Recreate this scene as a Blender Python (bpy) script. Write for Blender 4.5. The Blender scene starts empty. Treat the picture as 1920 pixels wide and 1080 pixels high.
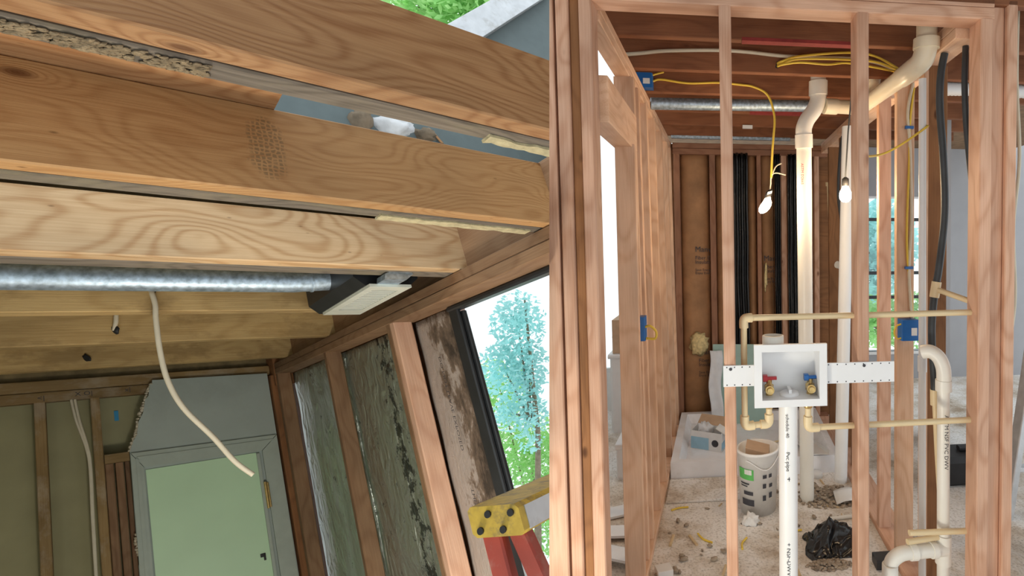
import bpy, bmesh, math, random
from mathutils import Vector, Matrix, noise as mnoise
random.seed(7)
C = bpy.context.scene.collection

# ------------------------------------------------------------------ camera, sky, exposure
EYE = Vector((0, 0, 1.5))
cam = bpy.data.cameras.new('camera'); cam_o = bpy.data.objects.new('camera', cam); C.objects.link(cam_o)
cam_o.location = EYE; cam_o.rotation_euler = (math.pi / 2, 0, 0)
cam.sensor_width = 36.0; cam.lens = 18.75; cam.shift_x = -0.14583; cam.shift_y = -0.04687
cam.clip_start = 0.02; cam.clip_end = 200
bpy.context.scene.camera = cam_o
w = bpy.data.worlds.new('overcast_sky'); bpy.context.scene.world = w; w.use_nodes = True
bg = w.node_tree.nodes['Background']; bg.inputs[0].default_value = (0.90, 0.97, 1.0, 1); bg.inputs[1].default_value = 1.0
vs = bpy.context.scene.view_settings
vs.view_transform = 'Standard'; vs.look = 'None'; vs.gamma = 1.0; vs.use_curve_mapping = False; vs.exposure = 0.6

# ------------------------------------------------------------------ the two building frames (origin at eye height)
class Frame:
    def __init__(s, o, ex, ey, ez, oz=0.0): s.o, s.x, s.y, s.z, s.oz = Vector(o), Vector(ex).normalized(), Vector(ey).normalized(), Vector(ez).normalized(), oz
    def __call__(s, p): return s.o + s.x * p[0] + s.y * p[1] + s.z * (p[2] - s.oz)
# loft room under repair: x along the joists, y along its window wall, z up its studs
LOFT = Frame(EYE, (0.7251, 0.68406, -0.07935), (-0.70417, 0.65810, -0.26653), (-0.34625, 0.26034, 0.90130))
# bathroom being framed: x across, y into the room, z up with the floor at 0
BATH = Frame(EYE, (0.99355, 0.11342, 0), (0.10934, 0.99400, 0), (-0.02094, -0.05107, 0.99848), 1.5)
WORLD = Frame((0, 0, 0), (1, 0, 0), (0, 1, 0), (0, 0, 1))
PART_N = Vector((1.0, 0.21, 0.0)).normalized()      # normal of the dividing wall's plane

# ------------------------------------------------------------------ materials
MATS = {}
def nodes(name):
    m = bpy.data.materials.new(name); m.use_nodes = True
    nt = m.node_tree; return m, nt, nt.nodes, nt.links, nt.nodes['Principled BSDF']
def N(nt, t, **kw):
    n = nt.nodes.new(t)
    for k, v in kw.items():
        if k.startswith('i_'): n.inputs[k[2:]].default_value = v
        else: setattr(n, k, v)
    return n
def rgba(c): return (c[0], c[1], c[2], 1)
def ramp(nt, stops):
    r = nt.nodes.new('ShaderNodeValToRGB'); e = r.color_ramp.elements
    while len(e) < len(stops): e.new(0.5)
    for q, (p, c) in zip(e, stops): q.position = p; q.color = rgba(c) if len(c) == 3 else c
    return r
def math_n(nt, op, a, b=None):
    n = nt.nodes.new('ShaderNodeMath'); n.operation = op
    for k, v in ((0, a), (1, b)):
        if v is None: continue
        if isinstance(v, (int, float)): n.inputs[k].default_value = v
        else: nt.links.new(v, n.inputs[k])
    return n.outputs[0]
def mixc(nt, fac, a, b, mode='MIX'):
    n = nt.nodes.new('ShaderNodeMix'); n.data_type = 'RGBA'; n.blend_type = mode
    for idx, v in ((0, fac), (6, a), (7, b)):
        if isinstance(v, (int, float)): n.inputs[idx].default_value = v
        elif isinstance(v, tuple): n.inputs[idx].default_value = rgba(v)
        else: nt.links.new(v, n.inputs[idx])
    return n.outputs[2]
def grain_coord(nt):
    at = N(nt, 'ShaderNodeAttribute', attribute_name='gc')
    oi = nt.nodes.new('ShaderNodeObjectInfo')
    sc = N(nt, 'ShaderNodeVectorMath', operation='SCALE'); sc.inputs[0].default_value = (13.1, 7.7, 5.3); nt.links.new(oi.outputs['Random'], sc.inputs['Scale'])
    ad = N(nt, 'ShaderNodeVectorMath', operation='ADD'); nt.links.new(at.outputs['Vector'], ad.inputs[0]); nt.links.new(sc.outputs[0], ad.inputs[1])
    return at.outputs['Vector'], ad.outputs[0], oi.outputs['Random']
def mapped(nt, vec, scale):
    mp = nt.nodes.new('ShaderNodeMapping'); mp.inputs['Scale'].default_value = scale; nt.links.new(vec, mp.inputs['Vector']); return mp.outputs[0]

def wood(name, light, dark, rings=16.0, stretch=0.55, ringsize=5.0, contrast=0.5, knots=True, rough=0.62, stain=0.0, stainc=(0.1, 0.08, 0.06), mark=None, spots=False):
    m, nt, nd, lk, b = nodes(name)
    raw, vec, rnd = grain_coord(nt)
    # growth rings: contour lines of a noise field drawn out along the board
    n1 = N(nt, 'ShaderNodeTexNoise'); n1.inputs['Scale'].default_value = ringsize; n1.inputs['Detail'].default_value = 1.2; n1.inputs['Roughness'].default_value = 0.35
    lk.new(mapped(nt, vec, (stretch, 1.6, 1.6)), n1.inputs['Vector'])
    field = n1.outputs[0]
    if knots:
        vo = N(nt, 'ShaderNodeTexVoronoi', feature='F1'); vo.inputs['Scale'].default_value = 1.0
        lk.new(mapped(nt, vec, (2.6, 5.5, 5.5)), vo.inputs['Vector'])
        kd = vo.outputs['Distance']
        kb = math_n(nt, 'MULTIPLY', math_n(nt, 'POWER', 2.718, math_n(nt, 'MULTIPLY', kd, -9.0)), 0.35)
        field = math_n(nt, 'ADD', field, kb)
    sn = math_n(nt, 'SINE', math_n(nt, 'MULTIPLY', field, rings * 6.283))
    r01 = math_n(nt, 'POWER', math_n(nt, 'ADD', math_n(nt, 'MULTIPLY', sn, 0.5), 0.5), 2.2)
    n2 = N(nt, 'ShaderNodeTexNoise'); n2.inputs['Scale'].default_value = 110.0; n2.inputs['Detail'].default_value = 4.0; n2.inputs['Roughness'].default_value = 0.65
    lk.new(mapped(nt, vec, (0.05, 2.0, 2.0)), n2.inputs['Vector'])
    fib = ramp(nt, [(0.35, (0, 0, 0)), (0.65, (1, 1, 1))]); lk.new(n2.outputs[0], fib.inputs[0])
    n3 = N(nt, 'ShaderNodeTexNoise'); n3.inputs['Scale'].default_value = 3.0; n3.inputs['Detail'].default_value = 2.0; lk.new(mapped(nt, vec, (0.8, 1.5, 1.5)), n3.inputs['Vector'])
    t = math_n(nt, 'ADD', math_n(nt, 'MULTIPLY', r01, contrast), math_n(nt, 'MULTIPLY', fib.outputs[0], 0.42))
    col = mixc(nt, t, light, dark)
    var = ramp(nt, [(0.3, (0.80, 0.80, 0.80)), (0.7, (1.12, 1.10, 1.06))]); lk.new(n3.outputs[0], var.inputs[0])
    col = mixc(nt, 1.0, col, var.outputs[0], 'MULTIPLY')
    pv = ramp(nt, [(0.0, (0.88, 0.86, 0.85)), (1.0, (1.10, 1.10, 1.10))]); lk.new(rnd, pv.inputs[0])
    col = mixc(nt, 1.0, col, pv.outputs[0], 'MULTIPLY')
    if knots:
        km = ramp(nt, [(0.0, (1, 1, 1)), (0.03, (0.8, 0.8, 0.8)), (0.065, (0, 0, 0))]); lk.new(kd, km.inputs[0])
        col = mixc(nt, km.outputs[0], col, (dark[0] * 0.38, dark[1] * 0.30, dark[2] * 0.25))
    if spots:
        v2 = N(nt, 'ShaderNodeTexVoronoi', feature='F1'); v2.inputs['Scale'].default_value = 1.0; lk.new(mapped(nt, vec, (14, 30, 30)), v2.inputs['Vector'])
        sm = ramp(nt, [(0.0, (1, 1, 1)), (0.10, (0, 0, 0))]); lk.new(v2.outputs['Distance'], sm.inputs[0])
        gate = ramp(nt, [(0.50, (0, 0, 0)), (0.56, (1, 1, 1))]); lk.new(n3.outputs[0], gate.inputs[0])
        col = mixc(nt, math_n(nt, 'MULTIPLY', sm.outputs[0], gate.outputs[0]), col, (dark[0] * .3, dark[1] * .25, dark[2] * .2))
    if stain > 0:
        n4 = N(nt, 'ShaderNodeTexNoise'); n4.inputs['Scale'].default_value = 6.0; n4.inputs['Detail'].default_value = 5.0; n4.inputs['Roughness'].default_value = 0.65; lk.new(mapped(nt, vec, (0.7, 1.2, 1.2)), n4.inputs['Vector'])
        sr = ramp(nt, [(0.50, (0, 0, 0)), (0.62, (1, 1, 1))]); lk.new(n4.outputs[0], sr.inputs[0])
        col = mixc(nt, math_n(nt, 'MULTIPLY', sr.outputs[0], stain), col, stainc)
    if mark:
        # printed honeycomb tread mark left on the face of the board
        (cx, cz, rx, rz) = mark
        sp = nt.nodes.new('ShaderNodeSeparateXYZ'); lk.new(raw, sp.inputs[0])
        ex = math_n(nt, 'POWER', math_n(nt, 'DIVIDE', math_n(nt, 'SUBTRACT', sp.outputs[0], cx), rx), 2.0)
        ez = math_n(nt, 'POWER', math_n(nt, 'ABSOLUTE', math_n(nt, 'DIVIDE', math_n(nt, 'SUBTRACT', sp.outputs[2], cz), rz)), 4.0)
        n5 = N(nt, 'ShaderNodeTexNoise'); n5.inputs['Scale'].default_value = 45.0; lk.new(raw, n5.inputs['Vector'])
        el = math_n(nt, 'ADD', math_n(nt, 'ADD', ex, ez), math_n(nt, 'MULTIPLY', math_n(nt, 'SUBTRACT', n5.outputs[0], 0.5), 1.2))
        ins = ramp(nt, [(0.5, (1, 1, 1)), (1.0, (0, 0, 0))]); lk.new(el, ins.inputs[0])
        v3 = N(nt, 'ShaderNodeTexVoronoi', feature='DISTANCE_TO_EDGE'); v3.inputs['Scale'].default_value = 1.0; v3.inputs['Randomness'].default_value = 0.45
        lk.new(mapped(nt, raw, (115, 1, 115)), v3.inputs['Vector'])
        hc = ramp(nt, [(0.10, (0, 0, 0)), (0.22, (1, 1, 1))]); lk.new(v3.outputs['Distance'], hc.inputs[0])
        col = mixc(nt, math_n(nt, 'MULTIPLY', math_n(nt, 'MULTIPLY', ins.outputs[0], hc.outputs[0]), 0.55), col, (0.12, 0.09, 0.05))
    lk.new(col, b.inputs['Base Color']); b.inputs['Roughness'].default_value = rough; b.inputs['Specular IOR Level'].default_value = 0.3
    bp = nt.nodes.new('ShaderNodeBump'); bp.inputs['Strength'].default_value = 0.25; bp.inputs['Distance'].default_value = 0.004
    lk.new(t, bp.inputs['Height']); lk.new(bp.outputs[0], b.inputs['Normal'])
    MATS[name] = m
def plain(name, col, rough=0.5, metal=0.0, var=0.08, scale=14.0, bump=0.0, dirt=0.0, dirtc=(0.2, 0.17, 0.13), emit=None, estr=0.0, spec=0.4, coat=0.0):
    m, nt, nd, lk, b = nodes(name)
    tc = nt.nodes.new('ShaderNodeTexCoord')
    n1 = N(nt, 'ShaderNodeTexNoise'); n1.inputs['Scale'].default_value = scale; n1.inputs['Detail'].default_value = 4.0; lk.new(tc.outputs['Object'], n1.inputs['Vector'])
    lo = tuple(c * (1 - var) for c in col); hi = tuple(min(1, c * (1 + var)) for c in col)
    r = ramp(nt, [(0.3, lo), (0.7, hi)]); lk.new(n1.outputs[0], r.inputs[0]); col_o = r.outputs[0]
    if dirt > 0:
        n2 = N(nt, 'ShaderNodeTexNoise'); n2.inputs['Scale'].default_value = scale * 0.45; n2.inputs['Detail'].default_value = 6.0; n2.inputs['Roughness'].default_value = 0.7; lk.new(tc.outputs['Object'], n2.inputs['Vector'])
        r2 = ramp(nt, [(0.50, (0, 0, 0)), (0.66, (1, 1, 1))]); lk.new(n2.outputs[0], r2.inputs[0])
        col_o = mixc(nt, math_n(nt, 'MULTIPLY', r2.outputs[0], dirt), col_o, dirtc)
    lk.new(col_o, b.inputs['Base Color']); b.inputs['Roughness'].default_value = rough; b.inputs['Metallic'].default_value = metal; b.inputs['Specular IOR Level'].default_value = spec
    if coat: b.inputs['Coat Weight'].default_value = coat
    if bump:
        bp = nt.nodes.new('ShaderNodeBump'); bp.inputs['Strength'].default_value = bump; bp.inputs['Distance'].default_value = 0.01; lk.new(n1.outputs[0], bp.inputs['Height']); lk.new(bp.outputs[0], b.inputs['Normal'])
    if emit: b.inputs['Emission Color'].default_value = rgba(emit); b.inputs['Emission Strength'].default_value = estr
    MATS[name] = m

wood('fir_joist', (0.46, 0.26, 0.125), (0.28, 0.125, 0.05), rings=20, contrast=0.5, spots=True)
wood('fir_joist_marked', (0.54, 0.32, 0.145), (0.36, 0.175, 0.065), rings=24, contrast=0.38, spots=True, mark=(0.262, 0.55, 0.032, 0.075))
wood('fir_joist_pale', (0.76, 0.55, 0.33), (0.52, 0.31, 0.15), rings=13, contrast=0.6, spots=True)
wood('old_grey_wood', (0.22, 0.185, 0.15), (0.09, 0.075, 0.06), contrast=0.4, stain=0.7, stainc=(0.24, 0.20, 0.13), knots=False, rough=0.85)
wood('old_joist', (0.56, 0.40, 0.19), (0.36, 0.23, 0.09), rings=6, contrast=0.35, stain=0.55, stainc=(0.24, 0.15, 0.06), rough=0.8)
wood('loft_stud', (0.31, 0.19, 0.11), (0.20, 0.105, 0.055), rings=7, contrast=0.4, rough=0.7)
wood('loft_stud_new', (0.72, 0.46, 0.33), (0.55, 0.30, 0.20), rings=6, contrast=0.4)
wood('far_stud', (0.32, 0.22, 0.105), (0.20, 0.125, 0.05), rings=5, contrast=0.4, stain=0.3, stainc=(0.55, 0.50, 0.42), rough=0.8)
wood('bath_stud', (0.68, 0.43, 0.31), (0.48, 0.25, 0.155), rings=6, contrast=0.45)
wood('bath_stud_lit', (0.80, 0.54, 0.38), (0.62, 0.36, 0.22), rings=6, contrast=0.45)  # bath stud wood with side-room and bulb light put into its colour
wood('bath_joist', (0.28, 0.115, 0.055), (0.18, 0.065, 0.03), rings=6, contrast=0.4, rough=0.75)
wood('dark_stud', (0.30, 0.14, 0.06), (0.18, 0.08, 0.035), rings=6, contrast=0.4, rough=0.8)
wood('back_stud', (0.40, 0.21, 0.13), (0.26, 0.12, 0.07), rings=6, contrast=0.4)
plain('deck', (0.22, 0.13, 0.07), 0.9, var=0.25)
plain('loft_deck', (0.24, 0.18, 0.09), 0.9, var=0.3)
plain('white_wall', (0.86, 0.85, 0.83), 0.8, var=0.02)
plain('olive_board', (0.35, 0.33, 0.19), 0.9, var=0.08, scale=5)
plain('loft_white', (0.42, 0.48, 0.45), 0.7, var=0.05, scale=5, dirt=0.15)
plain('loft_casing', (0.42, 0.48, 0.43), 0.5, var=0.04, dirt=0.12)
plain('door_green', (0.60, 0.84, 0.58), 0.35, var=0.03, scale=4)
plain('grey_wall', (0.12, 0.15, 0.155), 0.9, var=0.05)
plain('grey_drywall', (0.37, 0.37, 0.39), 0.9, var=0.05, scale=4)
plain('paper_edge', (0.60, 0.54, 0.42), 0.9, var=0.2, scale=60, bump=0.6)
plain('yellow_foam', (0.50, 0.43, 0.26), 0.95, var=0.2, scale=60, bump=0.8)
plain('mud', (0.27, 0.20, 0.12), 1.0, var=0.35, scale=80, bump=1.0)
plain('galvanised', (0.42, 0.52, 0.62), 0.48, metal=0.75, var=0.35, scale=60)
plain('black_metal', (0.018, 0.018, 0.02), 0.5, var=0.2)
plain('black_frame', (0.02, 0.022, 0.025), 0.35, var=0.2)
plain('register_white', (0.66, 0.68, 0.60), 0.5, var=0.05, dirt=0.2)
plain('cable_white', (0.66, 0.60, 0.47), 0.5, var=0.06)
plain('cable_yellow', (0.78, 0.55, 0.07), 0.45, var=0.06)
plain('black_rubber', (0.04, 0.045, 0.05), 0.45, var=0.15)
plain('black_plastic', (0.012, 0.013, 0.015), 0.22, var=0.3, bump=0.3, scale=25, spec=0.6)
plain('pvc', (0.80, 0.77, 0.70), 0.35, var=0.03, scale=6)
plain('pvc_white', (0.80, 0.80, 0.80), 0.35, var=0.03, scale=6)
plain('pvc_cream', (0.80, 0.71, 0.54), 0.35, var=0.04, scale=8)
plain('cpvc', (0.74, 0.59, 0.36), 0.4, var=0.04, scale=10)
plain('print_black', (0.05, 0.05, 0.06), 0.6, var=0.0)
plain('print_red', (0.5, 0.05, 0.06), 0.6, var=0.0)
plain('box_white', (0.80, 0.80, 0.81), 0.45, var=0.02)
plain('red_plastic', (0.45, 0.03, 0.04), 0.35, var=0.05)
plain('blue_plastic', (0.02, 0.12, 0.38), 0.35, var=0.05)
plain('electric_blue', (0.015, 0.13, 0.42), 0.4, var=0.08)
plain('brass', (0.66, 0.47, 0.20), 0.3, metal=0.85, var=0.15, scale=60)
plain('kraft', (0.40, 0.215, 0.105), 0.75, var=0.22, scale=7, bump=0.5, dirt=0.25, dirtc=(0.16, 0.09, 0.045))
plain('fibreglass', (0.72, 0.58, 0.30), 0.95, var=0.25, scale=40, bump=1.0)
plain('brick', (0.52, 0.36, 0.31), 0.9, var=0.2, scale=20)
plain('mortar', (0.62, 0.58, 0.54), 0.9, var=0.1)
plain('shower_white', (0.90, 0.90, 0.93), 0.3, var=0.03, dirt=0.25, scale=10, dirtc=(0.5, 0.46, 0.4))
plain('carton_blue', (0.33, 0.55, 0.70), 0.6, var=0.1)
plain('carton_white', (0.78, 0.79, 0.80), 0.7, var=0.05)
plain('cardboard', (0.52, 0.36, 0.24), 0.85, var=0.08)
plain('film', (0.74, 0.76, 0.80), 0.25, var=0.08, bump=0.5)
plain('bucket_white', (0.92, 0.92, 0.91), 0.4, var=0.03, dirt=0.15)
plain('label_green', (0.12, 0.50, 0.12), 0.5, var=0.1)
plain('teal_board', (0.36, 0.52, 0.48), 0.8, var=0.06)
plain('scrap_wood', (0.66, 0.50, 0.30), 0.8, var=0.2)
plain('rubble', (0.36, 0.29, 0.22), 0.95, var=0.4, scale=40, bump=0.8)
plain('paper', (0.80, 0.79, 0.77), 0.8, var=0.05)
plain('red_mark', (0.26, 0.035, 0.03), 0.8, var=0.15, scale=30)
plain('ladder_yellow', (0.50, 0.34, 0.05), 0.55, var=0.15, dirt=0.8, scale=50, dirtc=(0.12, 0.10, 0.07))
plain('ladder_red', (0.30, 0.045, 0.03), 0.5, var=0.15, dirt=0.4, dirtc=(0.35, 0.3, 0.25))
plain('ladder_grey', (0.55, 0.57, 0.60), 0.4, metal=0.4, var=0.1, dirt=0.4)
plain('aluminium', (0.60, 0.61, 0.63), 0.4, metal=0.6, var=0.15)
plain('bark', (0.22, 0.17, 0.12), 0.95, var=0.3, bump=0.6)
plain('blue_tape', (0.05, 0.30, 0.55), 0.6, var=0.05)
def glass(name):
    m, nt, nd, lk, b = nodes(name)
    tr = nt.nodes.new('ShaderNodeBsdfTransparent'); tr.inputs[0].default_value = (0.96, 0.98, 0.98, 1)
    gl = nt.nodes.new('ShaderNodeBsdfGlossy'); gl.inputs['Roughness'].default_value = 0.02
    mx = nt.nodes.new('ShaderNodeMixShader'); mx.inputs[0].default_value = 0.06
    lk.new(tr.outputs[0], mx.inputs[1]); lk.new(gl.outputs[0], mx.inputs[2]); lk.new(mx.outputs[0], nd['Material Output'].inputs[0]); MATS[name] = m
glass('pane_glass')
def leaf(name, col, tr):
    m, nt, nd, lk, b = nodes(name)
    oi = N(nt, 'ShaderNodeNewGeometry'); n1 = N(nt, 'ShaderNodeTexNoise'); n1.inputs['Scale'].default_value = 1.5
    lk.new(oi.outputs['Position'], n1.inputs['Vector'])
    r = ramp(nt, [(0.35, tuple(c * 0.7 for c in col)), (0.65, tuple(min(1, c * 1.25) for c in col))]); lk.new(n1.outputs[0], r.inputs[0])
    d = nt.nodes.new('ShaderNodeBsdfDiffuse'); t = nt.nodes.new('ShaderNodeBsdfTranslucent'); t.inputs[0].default_value = rgba(tr); lk.new(r.outputs[0], d.inputs[0])
    mx = nt.nodes.new('ShaderNodeMixShader'); mx.inputs[0].default_value = 0.5; lk.new(d.outputs[0], mx.inputs[1]); lk.new(t.outputs[0], mx.inputs[2]); lk.new(mx.outputs[0], nd['Material Output'].inputs[0]); MATS[name] = m
leaf('leaf_teal', (0.36, 0.66, 0.66), (0.55, 0.90, 0.88))
leaf('leaf_green', (0.30, 0.60, 0.22), (0.55, 0.85, 0.35))
def foil(name, tint, streak):
    m, nt, nd, lk, b = nodes(name)
    raw, vec, rnd = grain_coord(nt)
    n1 = N(nt, 'ShaderNodeTexNoise'); n1.inputs['Scale'].default_value = 9.0; n1.inputs['Detail'].default_value = 5.0; n1.inputs['Distortion'].default_value = 1.2; lk.new(mapped(nt, vec, (0.7, 1, 1.6)), n1.inputs['Vector'])
    vo = N(nt, 'ShaderNodeTexVoronoi', feature='DISTANCE_TO_EDGE'); vo.inputs['Scale'].default_value = 16.0; lk.new(mapped(nt, vec, (0.45, 1, 1)), vo.inputs['Vector'])
    # tar smears kept to a band down the middle of each bay
    sp = nt.nodes.new('ShaderNodeSeparateXYZ'); lk.new(raw, sp.inputs[0])
    n2 = N(nt, 'ShaderNodeTexNoise'); n2.inputs['Scale'].default_value = 16.0; n2.inputs['Detail'].default_value = 8.0; n2.inputs['Roughness'].default_value = 0.75; lk.new(mapped(nt, vec, (1.0, 1.0, 0.8)), n2.inputs['Vector'])
    band = math_n(nt, 'SUBTRACT', 1.0, math_n(nt, 'MINIMUM', math_n(nt, 'MULTIPLY', math_n(nt, 'ABSOLUTE', math_n(nt, 'SUBTRACT', sp.outputs[1], streak)), 7.0), 1.0))
    smear = ramp(nt, [(0.565, (0, 0, 0)), (0.60, (1, 1, 1))]); lk.new(math_n(nt, 'ADD', math_n(nt, 'MULTIPLY', band, 0.13), math_n(nt, 'MULTIPLY', n2.outputs[0], 0.93)), smear.inputs[0])
    col = mixc(nt, smear.outputs[0], tint, (0.02, 0.025, 0.02))
    lk.new(col, b.inputs['Base Color'])
    lk.new(math_n(nt, 'SUBTRACT', 0.8, math_n(nt, 'MULTIPLY', smear.outputs[0], 0.8)), b.inputs['Metallic'])
    b.inputs['Roughness'].default_value = 0.36
    bp = nt.nodes.new('ShaderNodeBump'); bp.inputs['Strength'].default_value = 1.0; bp.inputs['Distance'].default_value = 0.05
    lk.new(math_n(nt, 'ADD', n1.outputs[0], math_n(nt, 'MULTIPLY', vo.outputs['Distance'], 0.25)), bp.inputs['Height']); lk.new(bp.outputs[0], b.inputs['Normal']); MATS[name] = m
foil('foil_a', (0.52, 0.57, 0.51), 9.0); foil('foil_b', (0.52, 0.57, 0.51), 2.70)
def flaky(name):
    m, nt, nd, lk, b = nodes(name)
    raw, vec, rnd = grain_coord(nt)
    n1 = N(nt, 'ShaderNodeTexNoise'); n1.inputs['Scale'].default_value = 12.0; n1.inputs['Detail'].default_value = 8.0; n1.inputs['Roughness'].default_value = 0.7; lk.new(mapped(nt, vec, (0.6, 1, 1)), n1.inputs['Vector'])
    sp = nt.nodes.new('ShaderNodeSeparateXYZ'); lk.new(raw, sp.inputs[0])
    side = math_n(nt, 'MULTIPLY', math_n(nt, 'SUBTRACT', 2.11, sp.outputs[1]), 1.3)
    r = ramp(nt, [(0.50, (0.42, 0.35, 0.31)), (0.56, (0.20, 0.14, 0.10)), (0.72, (0.05, 0.035, 0.025))]); lk.new(math_n(nt, 'ADD', n1.outputs[0], side), r.inputs[0])
    lk.new(r.outputs[0], b.inputs['Base Color']); b.inputs['Roughness'].default_value = 0.7
    bp = nt.nodes.new('ShaderNodeBump'); bp.inputs['Strength'].default_value = 0.9; bp.inputs['Distance'].default_value = 0.02; lk.new(n1.outputs[0], bp.inputs['Height']); lk.new(bp.outputs[0], b.inputs['Normal']); MATS[name] = m
flaky('flaky_paper')
def concrete(name):
    m, nt, nd, lk, b = nodes(name)
    g = nt.nodes.new('ShaderNodeTexCoord')
    n1 = N(nt, 'ShaderNodeTexNoise'); n1.inputs['Scale'].default_value = 2.6; n1.inputs['Detail'].default_value = 9.0; n1.inputs['Roughness'].default_value = 0.68; lk.new(g.outputs['Object'], n1.inputs['Vector'])
    n2 = N(nt, 'ShaderNodeTexNoise'); n2.inputs['Scale'].default_value = 85.0; n2.inputs['Detail'].default_value = 5.0; lk.new(g.outputs['Object'], n2.inputs['Vector'])
    r = ramp(nt, [(0.34, (0.42, 0.32, 0.23)), (0.44, (0.66, 0.59, 0.51)), (0.56, (0.84, 0.81, 0.78))]); lk.new(n1.outputs[0], r.inputs[0])
    r2 = ramp(nt, [(0.30, (0.55, 0.52, 0.48)), (0.50, (1, 1, 1))]); lk.new(n2.outputs[0], r2.inputs[0])
    lk.new(mixc(nt, 0.8, r.outputs[0], r2.outputs[0], 'MULTIPLY'), b.inputs['Base Color']); b.inputs['Roughness'].default_value = 0.8
    bp = nt.nodes.new('ShaderNodeBump'); bp.inputs['Strength'].default_value = 0.4; bp.inputs['Distance'].default_value = 0.01; lk.new(n2.outputs[0], bp.inputs['Height']); lk.new(bp.outputs[0], b.inputs['Normal']); MATS[name] = m
concrete('dusty_slab')
def bulb_mat():
    m, nt, nd, lk, b = nodes('bulb_glow')
    b.inputs['Base Color'].default_value = (1, 0.9, 0.75, 1); b.inputs['Emission Color'].default_value = (1.0, 0.80, 0.55, 1); b.inputs['Emission Strength'].default_value = 22.0; MATS['bulb_glow'] = m
bulb_mat()

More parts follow.
